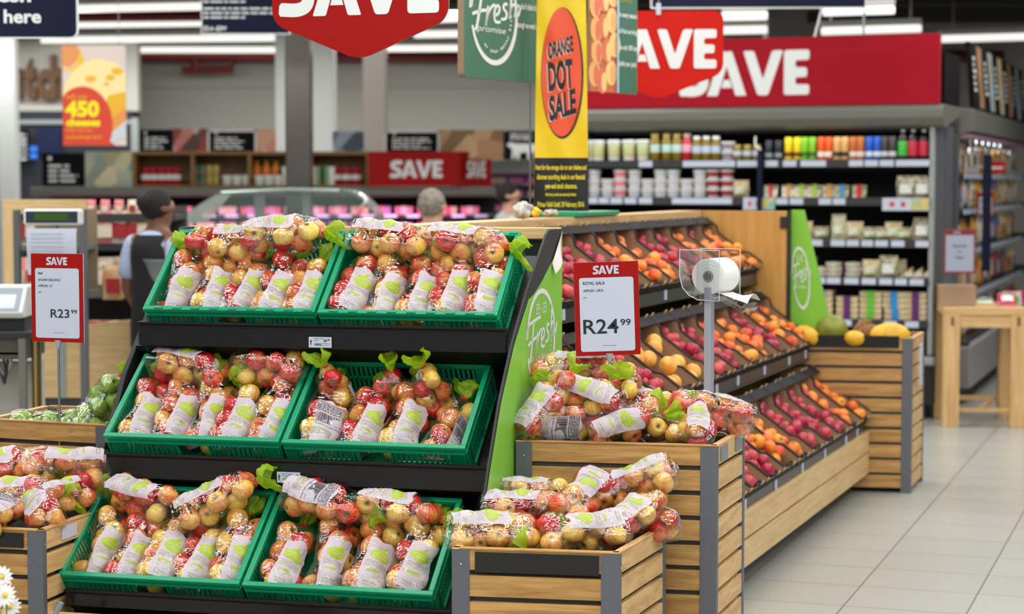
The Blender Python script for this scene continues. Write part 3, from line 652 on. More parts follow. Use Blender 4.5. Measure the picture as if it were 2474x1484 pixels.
names = (('top left', 'top right'), ('middle left', 'middle right'), ('bottom left', 'bottom right')); kinds = ((0, 0), (1, 2), (2, 1))
for r, (ru, rv, rz, th) in enumerate(ROWS):
    for c in range(2):
        M = RM @ Matrix.Translation((ru + c*.607, rv, rz)) @ Matrix.Rotation(th, 4, 'X') @ Matrix.Translation((0, 0, -.002*c))
        CRATE_M[r, c] = M; k = kinds[r][c]; lab = 'green plastic crate of bagged apples, %s one on the black rack' % names[r][c]
        if k not in CR: CR[k] = crate(k); CR[k].matrix_world = M; CR[k]['label'] = lab; CR[k]['group'] = 'green crates on the apple rack'
        else: dup(CR[k], lab, 'green crates on the apple rack', M=M)
ordn = ('leftmost', 'second from left', 'third from left', 'fourth from left', 'fifth from left')
def front_row(r, c, n, seedk, ks=None, x0=.075, dx=.112, yc=-.232, zc=-.060, sc=1.0):
    rnd = random.Random(seedk)
    for i in range(n):
        x = x0 + dx*i + rnd.uniform(-.006, .006); k = (ks or [0, 1, 2, 3, 5])[i % 5]
        ax = (rnd.uniform(-.02, .14), 1, .12 + rnd.uniform(-.04, .05)); fc = (.85 + rnd.uniform(-.25, .25), -.1, 1)
        place_bag(k, (x, yc + rnd.uniform(-.012, .012), zc + rnd.uniform(-.004, .006)), ax, fc,
                  'clear bag of apples, %s in front row of %s green crate' % (ordn[i], names[r][c]), 'apple bags in the %s crate' % names[r][c], sc*rnd.uniform(.98, 1.05), CRATE_M[r, c])
def lying(r, c, k, pos, axis, face, where, scale=1.0):
    place_bag(k, pos, axis, face, 'apple bag %s, %s crate' % (where, names[r][c]), 'apple bags in the %s crate' % names[r][c], scale, CRATE_M[r, c])
front_row(0, 0, 5, 1, [0, 1, 2, 5, 3]); front_row(0, 1, 5, 2, [3, 0, 1, 2, 5])
front_row(1, 0, 5, 3, [1, 2, 0, 3, 5]); front_row(1, 1, 3, 4, [4, 2, 1], dx=.135, x0=.09); front_row(2, 0, 5, 5, [0, 1, 3, 2, 5]); front_row(2, 1, 4, 6, [2, 0, 1, 5], dx=.135, x0=.085)
# bags lying across the back of each crate
UP = (0, -.35, 1)
lying(0, 0, 5, (.21, -.085, .012), (-1, .05, -.05), (.1, .5, 1), 'lying at the back, left one, neck to the left')
lying(0, 0, 1, (.42, -.08, .05), (1, -.02, .04), (0, .25, 1), 'on top at the back, right one, neck to the right')
lying(0, 1, 0, (.18, -.075, .025), (.96, -.1, -.05), (0, .5, 1), 'lying at the back, left one')
lying(0, 1, 2, (.44, -.085, .02), (1, -.06, -.02), (0, .5, 1), 'lying at the back, right one, neck to the right')
lying(1, 0, 2, (.20, -.085, .015), (1, -.12, -.03), (0, .6, 1), 'lying at the back, left one full of dark red apples')
lying(1, 0, 4, (.46, -.075, .012), (-1, .05, -.02), (.1, 1, .45), 'lying at the back, right one with yellow apples')
lying(1, 1, 0, (.10, -.12, -.062), (-.25, .22, 1), (.8, .6, .3), 'standing at the back left with lime neck up', .85)
lying(1, 1, 3, (.27, -.11, -.066), (.18, .2, 1), (-.2, 1, .1), 'standing at the back middle with lime neck up', .85)
lying(1, 1, 1, (.43, -.12, -.06), (-.25, .2, 1), (.6, .8, .2), 'standing at the back right with lime neck up', .9)
place_bag(4, (.50, -.25, -.075), (.15, 1, .12), (.9, -.1, .2), 'apple bag slumped in the front right corner of the middle right crate', 'apple bags in the middle right crate', 1.0, CRATE_M[1, 1])
lying(2, 0, 3, (.19, -.085, .02), (1, -.2, -.05), (-.2, .1, 1), 'lying at the back, left one with printed panel upright')
lying(2, 0, 0, (.44, -.10, .045), (.9, .42, .25), (-.3, .5, 1), 'lying aslant at the back, right one, neck up right')
lying(2, 1, 4, (.18, -.075, .03), (1, -.22, -.10), (0, -.1, 1), 'lying at the back, left one showing its bar code')
lying(2, 1, 1, (.42, -.085, .015), (1, -.1, -.08), (0, .5, 1), 'lying at the back, right one, neck to the right')
# ------------------------------------------------------------------ slatted wooden bins
def wbin(label, q, zt, n, plate=None, side_plates=(), base=None, left=True, liner_top=None, cap='x', stickers=(), name='slatted_bin'):
    """q = plan corners front-left, front-right, back-right, back-left"""
    q = [Vector((a[0], a[1], 0)) for a in q]; ex = (q[1]-q[0]).normalized(); M = frame((q[0].x, q[0].y, 0), ex)
    I = M.inverted(); P = [I @ p for p in q]; t = thing(name, label, 'wooden bin', M=M, group='slatted produce bins')
    z0 = .012; pitch = (zt-z0)/n; gap = .015
    ed = [((P[(i+1) % 4]-P[i]).normalized(), P[i], P[(i+1) % 4]) for i in range(4)]
    for i in range(4):
        c = P[i]; e1 = ed[i][0]; e2 = -ed[i-1][0]; w1 = .052 if i in (0, 2) else .026; w2 = .026 if i in (0, 2) else .052
        a, b = c + e1*w1, c + e2*w2; d = c + e1*w1 + e2*w2; mb = MB()
        mb.slab([(v.x, v.y) for v in (c, a, d, b)], lambda x, y: (x, y, z0-.012), (0, 0, zt-z0+.012-.004))
        n1 = e1.cross(Vector((0,0,1))); pc = c + e1*min(w1,.05)*.55
        for z in (zt-.045, zt-.36): mb.tube([pc + n1*.0 + Vector((0,0,z)), pc + n1*.003 + Vector((0,0,z))], .004, 8, 1)
        mb.build('corner_post', [grey_post, chrome_m], t, bevel=.0015)
    for i, nm in enumerate(('front_slats', 'right_slats', 'back_slats', 'left_slats')):
        d, a, b = ed[i]; inn = Vector((-d.y, d.x, 0)); a2, b2 = a + inn*.003, b + inn*.003; mb = MB()
        if i in (0, 2): a2 = a2 + d*.045; b2 = b2 - d*.045
        else: a2 = a2 + d*.02; b2 = b2 - d*.02
        for k in range(n):
            z1 = zt - k*pitch; zb = z1 - pitch + gap
            mb.slab([(0,0),(1,0),(1,1),(0,1)], lambda u, v: a2.lerp(b2, u) + inn*.018*v + Vector((0,0,zb)), (0, 0, z1-zb))
        if i in (0, 2): a3, b3 = a, b
        else: a3, b3 = a, b
        mb.slab([(0,0),(1,0),(1,1),(0,1)], lambda u, v: a3.lerp(b3, u) + inn*.022*v + Vector((0,0,zt-.003)), (0, 0, .006))
        sl = mb.build(nm, (oakd if i in (0, 2) else oak)['x' if i in (0, 2) else 'y'], t, bevel=.0015)
        if i == 0 and plate:
            mb = MB(); g = lambda u, v: a2.lerp(b2, u) - inn*.006 + Vector((0,0,v))
            mb.slab([(plate[0], zt-plate[3]), (plate[1], zt-plate[3]), (plate[1], zt-plate[2]), (plate[0], zt-plate[2])], g, inn*.004)
            mb.build('card_holder', mat('black_gloss', (14, 14, 16), .12, spec=.6), sl)
        if i == 1:
            for (u0, u1, v0, v1, mm) in side_plates:
                mb = MB(); mb.slab([(u0, zt-v1), (u1, zt-v1), (u1, zt-v0), (u0, zt-v0)], lambda u, v: a2.lerp(b2, u) - inn*.004 + Vector((0,0,v)), inn*.003)
                mb.build('label_plate', mm, sl)
    c = sum(P, Vector())/4; mb = MB(); zb = zt - .17
    inn = [p + (c-p).normalized()*.034 for p in P]
    mb.slab([(p.x, p.y) for p in inn], lambda x, y: (x, y, zb), (0, 0, .008))
    for i in range(4):
        a, b = inn[i], inn[(i+1) % 4]; d = (b-a).normalized(); nn = Vector((-d.y, d.x, 0))
        mb.slab([(0,0),(1,0),(1,1),(0,1)], lambda u, v: a.lerp(b, u) + nn*.004*v + Vector((0,0,.03)), (0, 0, zt-.03-(.02 if liner_top is None else liner_top)))
    mb.build('liner', mat('grey_liner', (66, 70, 70), .6), t)
    return t, M
B1 = [at(1245.5, 1066, z=.79), at(1732.7, 1078.5, z=.79), at(1800.5, 1040, z=.79), at(1326, 1026, z=.79)]
wbin('tall slatted wooden bin heaped with apple bags beside the green poster', B1, .79, 10, side_plates=((.10, .36, .01, .056, mat('grey_plate', (150, 156, 160), .35, .6)), (.68, .92, .004, .052, MATS['grey_plate'])))
B2 = [at(1091, 1325, z=.55), at(1496, 1338, z=.55), at(1609.6, 1272, z=.55), at(1210, 1262, z=.55)]
wbin('low slatted wooden bin of apple bags in front of the tall bin, black card strip', B2, .55, 7, plate=(.06, .97, .008, .066))
B3 = [Vector((-1.80, 6.76, 0)), at(262, 1029, z=.79), Vector((-1.12, 7.02, 0)), Vector((-1.69, 7.17, 0))]
wbin('tall slatted wooden bin of green apples left of the rack', B3, .79, 10)
dfr = RX*-1
p = at(102.5, 1283, z=.55); B4 = [p - RX*.55, p, p + RB*.52 + RX*.0, p - RX*.55 + RB*.52]
wbin('low slatted wooden bin of apple bags at the left edge of the photo', B4, .55, 7, plate=(-.0, .96, .01, .055), side_plates=((.22, .42, .012, .05, paper_m),))
def bag_at(k, px, py, Y, axis, face, label, group, scale=1.0): place_bag(k, at(px, py, Y), axis, face, label, group, scale)
G = 'apple bags heaped in the tall bin'
bag_at(0, 1378, 893, 6.44, (-1, .1, -.05), (.5, -.2, 1), 'apple bag at the very back of the tall bin, behind the sign pole', G)
bag_at(1, 1322, 975, 6.24, (.60, .3, .75), (-.7, -.7, .3), 'apple bag hanging over the left corner of the tall bin, print facing left', G, .92)
bag_at(2, 1412, 950, 6.26, (-.8, .4, .25), (.1, -.9, .55), 'apple bag left of the sign pole with its print facing front', G, .9)
bag_at(5, 1512, 945, 6.40, (-.1, -.75, .35), (1, .2, 0), 'apple bag right of the sign pole with lime neck on top', G, .9)
bag_at(3, 1555, 985, 6.36, (1, .2, -.1), (0, .4, 1), 'apple bag half hidden in the middle of the tall bin heap', G, .95)
bag_at(4, 1375, 1018, 6.25, (1, -.03, .0), (.1, -1, -.35), 'apple bag at front left of the tall bin, bar code at its foot', G, .95)
bag_at(0, 1513, 1024, 6.22, (.9, .25, .2), (0, -1, .35), 'apple bag lying front centre over the tall bin edge, pale print', G, .92)
bag_at(1, 1715, 995, 6.34, (-1, -.1, .22), (.1, .3, 1), 'apple bag lying along the right side of the tall bin, foot pointing right', G, 1.0)
bag_at(2, 1683, 1022, 6.24, (.05, .9, .35), (0, -.8, .5), 'apple bag at the front right corner of the tall bin', G, .9)
bag_at(3, 1590, 1040, 6.3, (-.3, .3, .1), (0, .5, 1), 'apple bag sunk between the front bags of the tall bin', G, .95)
G = 'apple bags heaped in the low bin'
bag_at(0, 1195, 1287, 5.76, (1, .06, -.02), (-.05, -.25, 1), 'apple bag lying at front left of the low bin, foot pointing left', G)
bag_at(1, 1405, 1288, 5.745, (-1, -.12, -.04), (-.15, -.5, 1), 'apple bag lying at front right of the low bin', G, .97)
bag_at(2, 1268, 1232, 5.90, (1, .08, 0), (-.1, -.1, 1), 'apple bag in the second row at left of the low bin', G, .95)
bag_at(5, 1403, 1205, 5.93, (-.35, -.75, -.25), (.5, .2, 1), 'apple bag in the middle of the low bin, lime neck toward the viewer', G, .95)
bag_at(3, 1298, 1195, 6.05, (1, .05, -.05), (-.1, .1, 1), 'small apple bag at the back left of the low bin by the poster', G, .85)
bag_at(0, 1525, 1172, 6.02, (-.9, .1, -.38), (-.1, -.15, 1), 'apple bag topping the low bin heap at back right', G, 1.0)
bag_at(1, 1535, 1245, 5.88, (.55, .75, .25), (-.1, -.5, 1), 'apple bag at the right edge of the low bin, crumpled foot forward', G, .9)
bag_at(2, 1580, 1255, 6.0, (-.3, .9, .1), (1, -.3, .5), 'apple bag overhanging the right side of the low bin', G, .85)
bag_at(3, 1330, 1300, 5.9, (1, .1, 0), (0, 0, 1), 'apple bag buried under the others in the low bin', G, .95)
G = 'apple bags in the left low bin'
bag_at(0, 150, 1128, 6.34, (-1, -.02, .02), (-.05, -.35, 1), 'apple bag at the back of the left low bin, apple row below its print', G, 1.08)
bag_at(1, 5, 1128, 6.34, (1, -.05, 0), (-.1, -.5, 1), 'apple bag cut by the left photo edge, upper layer', G, 1.0)
bag_at(5, 92, 1222, 6.13, (-.45, .8, .12), (-.75, -.3, .8), 'apple bag at front of the left low bin, foot toward viewer', G, 1.0)
bag_at(2, 30, 1200, 6.14, (1, .3, .05), (-.1, -.2, 1), 'apple bag in the middle layer of the left low bin', G, 1.0)
bag_at(3, 165, 1195, 6.22, (.5, .7, .05), (-.4, -.5, 1), 'apple bag at the right edge of the left low bin beside the rack', G, .9)
bag_at(4, 0, 1240, 6.05, (.3, 1, .1), (.3, -.3, 1), 'apple bag at the lower left corner cut by the photo edge', G, 1.0)
G = 'green apple bags in the left tall bin'
bag_at('g', 240, 985, 6.72, (.50, .28, .80), (-.2, .9, .4), 'bag of bright green apples leaning against the rack', G, .95)
bag_at('g', 120, 1034, 6.82, (1, .1, 0), (0, 1, -1), 'bag of green apples low in the left tall bin near sign pole', G, .95)
bag_at('g', 205, 1040, 6.9, (.2, 1, 0), (1, 0, -1), 'bag of green apples low in the left tall bin near the rack', G, .95)
# ------------------------------------------------------------------ price signs on poles
def price_sign(label, c, w, h, rz, zbase, lines, big, cents, bigpos, roll=0, poleoff=0, texts_h=.012):
    t = thing('price_sign', label, 'price sign', (c.x, c.y, zbase), rz); zc = c.z - zbase
    R = Matrix.Translation((0, 0, zc)) @ Matrix.Rotation(roll, 4, 'Y')
    g = lambda d: (lambda u, v: R @ Vector((u*w, -d, (v-.5)*h)))
    mb = MB(); mb.slab([(-.5,0),(.5,0),(.5,1),(-.5,1)], g(0), R.to_3x3() @ Vector((0, .004, 0)), 0, 1)
    asp = w/h
    mb.patch([(x/w, y/h) for x, y in rrect(-.42*w, .42*w, .045*h, .835*h, .008)], g(.0008), 1)
    hh = .40*w/2.98; save_letters(mb, lambda u, v: g(.0009)(u/w, v/h), -.2*w, .87*h, hh, 1)
    y = .76
    for s, hs in lines: mb.text(s, g(.0015), -.36, y, hs, 2, 'L', bold=.015, width=len(s)*hs*.72/asp*.95); y -= hs*1.0+.042
    bx, by, bh, bw, cw = bigpos
    mb.text(big, g(.0015), bx, by, bh, 2, 'L', bold=.012, width=bw); mb.text(cents, g(.0015), bx+bw+.03, by+bh*.52, bh*.45, 2, 'L', bold=.015, width=cw)
    mb.rect(g(.0015), -.08, .13, .105, .108, 2)
    mb.build('sign_card', [red_m, paper_m, ink_m], t, label='red card with white price panel')
    mb = MB(); mb.slab([(-.508,-.006),(.508,-.006),(.508,1.006),(-.508,1.006)], g(-.0045), R.to_3x3() @ Vector((0, .002, 0))); mb.build('clear_pocket', acry_m, t)
    b = R @ Vector((poleoff*w, .003, -.5*h))
    mb = MB(); mb.tube([(b.x, b.y, 0), b], .0045, 10); mb.build('pole', chrome_m, t, smooth=True)
    mb = MB(); mb.tube([b+Vector((0,0,-.022)), b+Vector((0,0,-.010)), b+Vector((0,0,.006))], [.006,.010,.013], 10); mb.build('clamp', mat('clear_clamp', (170, 178, 184), .15, .3), t, smooth=True)
    mb = MB(); mb.box(-.05+b.x, .05+b.x, -.04, .04, 0, .006); mb.build('foot_plate', chrome_m, t); return t
c = at(1466.5, 746, 6.27)
price_sign('red and white SAVE price sign reading R24.99 on the tall bin', c, .2045, .2965, .0, .622, [('ROYAL GALA', .034), ('APPLES 1.5KG', .026), ('EACH', .013)], 'R24', '99', (-.375, .235, .155, .545, .16), roll=-.033, poleoff=0.02)
c = at(138.5, 720, 6.66)
price_sign('red and white SAVE price sign reading R23.99 on the left tall bin', c, .199, .2975, -.32, .622, [('PNP', .028), ('GOLDEN DELICIOUS', .026), ('APPLES 1.5', .026), ('EACH', .014)], 'R23', '99', (-.13, .275, .098, .36, .12), poleoff=0)
# ------------------------------------------------------------------ bag roll dispenser
c = at(1714, 690, 6.42); t = thing('bag_dispenser', 'clear acrylic dispenser with a white roll of plastic bags on a grey post', 'bag dispenser', (c.x, c.y, .622), 1.02)
zc = c.z - .622; mb = MB(); mb.box(-.0145, .0145, -.012, .012, 0, zc-.005); mb.build('post', mat('post_grey', (168, 170, 184), .4, .3), t, bevel=.002)
mb = MB(); mb.box(-.05, .05, -.05, .05, 0, .006); mb.build('foot_plate', chrome_m, t)
rc = Vector((.02, 0, zc+.03))
mb = MB(); n = 32; r0, r1 = .019, .058
vs, fs = [], []
for x in (-.03, .085):
    for r in (r0, r1): vs += [(rc.x+x, rc.y+r*math.cos(6.28319*k/n), rc.z+r*math.sin(6.28319*k/n)) for k in range(n)]
for k in range(n):
    j = (k+1) % n; fs += [(k, j, n+j, n+k), (n+k, n+j, 3*n+j, 3*n+k), (2*n+k, 3*n+k, 3*n+j, 2*n+j), (k, 2*n+k, 2*n+j, j)]
mb.add(vs, fs)
for r in (.03, .041, .05): mb.tube([(rc.x-.031, rc.y+r*math.cos(a*.2), rc.z+r*math.sin(a*.2)) for a in range(33)], .0006, 4)
roll = mb.build('bag_roll', mat('roll_white', (232, 234, 230), .55), t, smooth=True)
mb = MB(); mb.tube([rc+Vector((-.034,0,0)), rc+Vector((.09,0,0))], .018, 20); mb.tube([rc+Vector((-.036,0,0)), rc+Vector((-.02,0,0))], .013, 20, 1)
mb.build('roll_core', [mat('core_grey', (150, 152, 152), .6), mat('core_dark', (70, 70, 72), .6)], roll, smooth=True)
mb = MB()
ux, uz = (0, 1, 0), (0, 0, 1)
prof2 = [(.092, .085), (.092, .0), (.082, -.036), (.058, -.062), (.025, -.076), (-.05, -.078), (-.05, .085)]
for x in (-.052, .105): mb.slab(prof2, lambda v, z, x=x: (rc.x+x, rc.y+v, rc.z+z), (.003, 0, 0))
for (a, b), (c1, d) in zip(prof2[:5], prof2[1:6]): mb.slab([(0,0),(1,0),(1,1),(0,1)], lambda u, v, a=a, b=b, c1=c1, d=d: (rc.x-.052+.157*u, rc.y+a+(c1-a)*v, rc.z+b+(d-b)*v), (0, .002, .002))
for x in (-.052, .105): mb.box(rc.x+x-.002, rc.x+x+.004, rc.y-.012, rc.y+.030, rc.z-.078, rc.z+.085)
mb.build('acrylic_cradle', acry_m, t)
mb = MB(); ed = mat('acrylic_edge', (214, 220, 226), .2, alpha=.7)
for x in (-.052, .105): mb.tube([(rc.x+x, rc.y+a, rc.z+b) for a, b in prof2+prof2[:1]], .0016, 6)
mb.build('cradle_edges', ed, t)
mb = MB(); mb.grid(lambda u, v: (rc.x-.01+.1*u, rc.y-.03-.10*v, rc.z-.055-.03*v+.03*v*v*math.sin(u*3)), 6, 8); mb.build('loose_bag_end', MATS['roll_white'], t, smooth='all')
mb = MB(); mb.slab([(-.02,-.075),(-.11,-.115),(-.125,-.10),(-.12,-.085),(-.108,-.10),(-.02,-.065)], lambda v, z: (rc.x-.01, rc.y+v, rc.z+z), (.1, 0, 0)); mb.build('tear_lip', acry_m, t)
# ------------------------------------------------------------------ stone-fruit rack: three tiers of cardboard trays
PO = Vector((.905, 7.65, 0)); PM = frame(PO, (.347, .938, 0))     # X runs away along the rack, Y into it
S0, S1 = -1.18, 2.70
pr = thing('stone_fruit_rack', 'long tiered rack of black cardboard fruit trays with wooden end', 'display rack', M=PM)
for z0, z1 in ((.215, .318), (.10, .205)):
    for a, b in ((S0, -.02), (-.012, .985), (.992, 1.80), (1.808, S1)):
        mb = MB(); mb.box(a, b, 0, .02, z0, z1); mb.build('base_board', ply['x'], pr, bevel=.002)
mb = MB(); mb.box(S0, S1, .30, .32, .0, .3); mb.box(S0, S1, .02, .30, .195, .2); mb.build('plinth', black_m, pr)
TIER = ((.03, .366), (.32, .745), (.61, 1.130)); TH = math.radians(36)
for ty, tz in TIER:
    mb = MB(); mb.M = Matrix.Translation((0, ty, tz-.052)) @ Matrix.Rotation(TH, 4, 'X'); mb.box(S0, S1, .0, .40, -.012, 0); mb.build('shelf', black_m, pr)
    mb = MB(); mb.box(S0, S1, ty-.012, ty-.006, tz-.058, tz+.004); mb.box(S0, S1, ty-.02, ty, tz-.06, tz-.052); e = mb.build('shelf_edge', mat('rail_grey', (62, 62, 66), .3, .3), pr)
    rr = random.Random(int(tz*100)); bxs = []; x = S0 + .3
    while x < S1-.1:
        bxs.append((x, x+.035, ty-.016, ty-.0125, tz-.048, tz-.006)); x += rr.uniform(.3, .55)
    cards(bxs, 'price_card', paper_m, e)
mb = MB(); mb.box(S0, S1, .97, 1.0, .1, 1.41); mb.build('back_panel', black_m, pr)
for a, b in ((S0, .36), (.364, 1.36), (1.364, S1+.01)):
    mb = MB(); mb.box(a, b, .90, 1.04, 1.41, 1.45); mb.build('top_board', oak['x'], pr, bevel=.002)
mb = MB(); mb.slab([(.44, 0), (.44, 1.449), (1.04, 1.449), (1.04, 0)], lambda y, z: (S1+.005, y, z), (.03, 0, 0)); mb.build('end_panel', wood('end_oak', 'z', (206, 158, 86), (188, 138, 66), .4, .5), pr, bevel=.003)
mb = MB(); mb.box(S1-.006, S1+.005, .44, .475, 1.36, 1.42); mb.build('latch', dark_m, pr)
mb = MB(); mb.slab([(.425, 0), (.425, 1.455), (.36, 1.455), (.20, .80), (.1, 0)], lambda y, z: (S1+.04, y, z), (.02, 0, 0), 0)
mb.slab([(.44,0),(.44,1.45),(.425,1.45),(.425,0)], lambda y, z: (S1, y, z), (.06, 0, 0), 2)
sw = .165
fresh_logo(mb, lambda a, b: (S1+.038, .372 - a*.10 + (b-.7)*.02, .94 + b*.24), 1, lowtext=False)
mb.build('end_poster', [poster_m, offwhite_m, dark_m], pr)
# trays
card_in = mat('tray_card', (150, 118, 88), .8); card_out = mat('tray_black', (24, 23, 23), .7, spec=.3)
def tray_proto():
    root = thing('fruit_tray', '', 'fruit tray'); w, l, h = .286, .385, .084
    mb = MB(); mb.box(0, w, 0, l, 0, .003); mb.build('tray_floor', card_in, root)
    for nm, x in (('side_wall', 0), ('side_wall', w-.004)):
        mb = MB(); pts = [(0, 0), (l, 0), (l, h+.012), (l-.07, h+.012), (l-.10, h-.012), (.12, h-.012), (.09, h+.004), (0, h+.004)]
        mb.slab(pts, lambda y, z, x=x: (x, y, z), (.004, 0, 0), 0)
        n0 = len(mb.f); mb.slab([(p[0], p[1]-.002) for p in pts], lambda y, z, x=x: (x+(-.0012 if x == 0 else .0042), y, z), (.001, 0, 0), 1)
        for p, q in zip(pts[2:-1], pts[3:]): mb.bar((x+.002, p[0], p[1]), (x+.002, q[0], q[1]), .011, .004, 1)
        mb.build(nm, [card_in, card_out], root)
    mb = MB(); mb.box(0, w, -.004, 0, 0, .055, 1); mb.box(.0, w, 0, .002, 0, .055); mb.box(0, .10, -.003, .02, .052, .056, 1); mb.box(w-.10, w, -.003, .02, .052, .056, 1)
    mb.tube([(w/2-.02, -.0045, .028), (w/2-.02, -.006, .028)], .010, 12, 2); mb.build('front_wall', [card_in, card_out, ink_m], root)
    mb = MB(); mb.box(0, w, l, l+.004, 0, h+.012, 1); mb.box(0, w, l-.05, l+.004, h+.010, h+.014, 1); mb.build('back_wall', [card_in, card_out], root)
    for x in (.03, w-.05):
        for y in (-.004, l-.006): mb = MB(); mb.slab([(0,0),(.02,0),(.022,.010),(.012,.020),(.002,.012)], lambda u, v, x=x, y=y: (x+u, y, (.055 if y < 0 else h+.012)+v), (0, .006, 0)); mb.build('card_tab', mat('tab_card', (170, 138, 104), .8), root)
    return root
TRAY = tray_proto()
def round_fruit(nm, mt, R, elong, crease):
    mb = MB(); n, vs, fs = 14, [], []
    for i in range(11):
        a = math.pi*i/10; r = math.sin(a); z = -math.cos(a)*elong
        if i == 10: z -= .14
        for q in range(n):
            th = 6.28319*q/n; d = 1 - crease*math.exp(-(min(th, 6.28319-th)/.35)**2)
            vs.append((R*r*d*math.cos(th), R*r*math.sin(th), R*z))
    for i in range(10): fs += [(i*n+q, i*n+(q+1) % n, (i+1)*n+(q+1) % n, (i+1)*n+q) for q in range(n)]
    mb.add(vs, fs); o = mb.build(nm, mt, smooth='all'); me = o.data; bpy.data.objects.remove(o); return me
FR = {'p': ('nectarine', 'pink-red nectarine', round_fruit('nectarine', plum_m, .029, .97, .12)), 'd': ('plum', 'dark purple-red plum', round_fruit('plum', dplum_m, .029, 1.0, .06)),
      'o': ('peach', 'orange-yellow peach', round_fruit('peach', peach_m, .031, .92, .14)), 'y': ('peach', 'large yellow peach', round_fruit('yellow_peach', mat('yellow_skin', (246, 196, 92), .5, rgb2=(238, 150, 60), vscale=30), .038, .95, .1))}
tiern = ('bottom', 'middle', 'top')
plan = {0: (1, 'oppdpopopoo'), 1: (-.0, ''), 2: (0, '')}
KINDROW = {2: 'opddopppoooppoo', 1: 'ppppyoppoodoo', 0: 'poppdopooppooo'}
TOPR = {2: list('popppooppooo'), 1: list('pppyopppodoo'), 0: list('pdoopoopoo')}
first = True; nfr = {}
posn = ('nearest the wooden end', 'second from the wooden end', 'third from the wooden end', 'fourth from the wooden end', 'fifth from the wooden end', 'sixth from the wooden end',
        'seventh from the wooden end', 'eighth from the wooden end', 'ninth from the wooden end', 'tenth from the wooden end', 'eleventh from the wooden end', 'twelfth from the wooden end')
rnd = random.Random(5)
SEQ = {2: 'oooppoopppdo', 1: 'oodooppyyppp', 0: 'oopppooppd'}      # from the wooden end toward the apple rack
for ti in range(3):
    ty, tz = TIER[ti]
    for k, kind in enumerate(SEQ[ti]):
        s = S1 - .012 - .296*(k+1); Mt = PM @ Matrix.Translation((s, ty+.002, tz-.020)) @ Matrix.Rotation(TH, 4, 'X')
        lab = 'black cardboard tray of fruit, %s on the %s tier' % (posn[k], tiern[ti])
        if first: TRAY.matrix_world = Mt; TRAY['label'] = lab; TRAY['group'] = 'fruit trays on the tiered rack'; first = False
        else: dup(TRAY, lab, 'fruit trays on the tiered rack', M=Mt)
        nm, desc, me = FR[kind]; R = {'p': .029, 'd': .029, 'o': .031, 'y': .038}[kind]
        n = {'p': 20, 'd': 21, 'o': 17, 'y': 8}[kind]; nfr[kind] = nfr.get(kind, 0) + n
        if ti == 1 and k in (7,): n = 6
        pts = []
        tries = 0
        while len(pts) < n and tries < 4000:
            tries += 1
            x = rnd.uniform(.012+R, .274-R); y = R + .004 + (.33-R)*rnd.random()**1.35; lay = 0
            z = .003 + R
            for (a, b, c) in pts:
                d2 = (a-x)**2 + (b-y)**2
                if d2 < (1.9*R)**2: z = max(z, c + math.sqrt(max((1.96*R)**2-d2, 0)))
            if z > .003 + R*(2.3 if y < .18 else 1.5): continue
            pts.append((x, y, z))
        for x, y, z in pts:
            mm = me
            if kind == 'd' and rnd.random() < .25: mm = FR['p'][2]
            if kind == 'o' and rnd.random() < .08: mm = FR['d'][2]
            nme, dsc = nm, desc
            if mm is not me: nme, dsc = next((v[0], v[1]) for v in FR.values() if v[2] is mm)
            o = bpy.data.objects.new(nme, mm); COL.objects.link(o)
            o.matrix_world = Mt @ Matrix.Translation((x, y, z)) @ Euler((rnd.uniform(0, 6), rnd.uniform(0, 6), rnd.uniform(0, 6))).to_matrix().to_4x4()
            tag(o, '%s in the %s tier tray %s' % (dsc, tiern[ti], posn[k]), 'fruit', 'fruit in the %s tier tray %s' % (tiern[ti], posn[k]) + ('' if mm is me else ', odd ones'))
# ------------------------------------------------------------------ melon bin at the far end
q = [at(1905, 1187, z=.0), at(2200, 1193, z=.0), None, None]
fr = (q[1]-q[0]).normalized(); br = at(2227, 1168, z=0); back = Vector((.33, .944, 0))*.46
B5 = [q[1] - Vector((.985, -.17, 0)).normalized()*.72, q[1], q[1]+back, q[1]-Vector((.985, -.17, 0)).normalized()*.72+back]
t5, M5 = wbin('slatted wooden bin of melons at the far end of the fruit rack', B5, .80, 10, plate=(-.02, .965, -.012, .05))
mb = MB(); mb.box(.0, .05, -.012, -.004, 0, .21); o = mb.build('hanging_tag', paper_m); o.matrix_world = frame(tuple(at(2219, 930, 10.22)), (.33, .944, 0)); tag(o, 'white paper tag hanging on the right side of the melon bin', 'tag')
mel = fruit_mat('melon_yellow', (226, 176, 36), (140, 120, 36), .95, 1.6, .4, .45, .3, stem=(120, 100, 40)); melg = fruit_mat('melon_green', (150, 156, 52), (104, 112, 38), .7, 1.4, .4, .5, .3); coco = mat('husk_brown', (150, 106, 58), .9, bump=.8, bscale=60, rgb2=(110, 74, 40), vscale=40)
def melon(nm, px, py, Y, rx, rz, mt, label, cat, tilt=0, spots=False):
    mb = MB(); n = 24; prof = [(rz*math.sin(math.pi*i/16)**.9, -rx*math.cos(math.pi*i/16)) for i in range(17)]
    mb.lathe([(max(r, .001), z) for r, z in prof], n, (0, 0, 0)); mb.tube([(0, 0, rx*.97), (.004, 0, rx+.012)], [.01, .007], 8, 1)
    o = mb.build(nm, [mt, stem_m], smooth='all'); c = at(px, py, Y); o.location = c; o.rotation_euler = (.2, math.pi/2+tilt, .25); return tag(o, label, cat, 'melons and coconuts in the far bin')
melon('melon', 2150, 812, 10.25, .105, .068, mel, 'large yellow melon with a dark sticker at right of the far bin', 'melon', .0)
melon('melon', 2010, 797, 10.3, .082, .078, melg, 'round green melon in the far bin', 'melon', .1)
melon('melon', 1950, 812, 10.25, .07, .05, mel, 'yellow-green melon at the left end of the far bin beside poster', 'melon', .5)
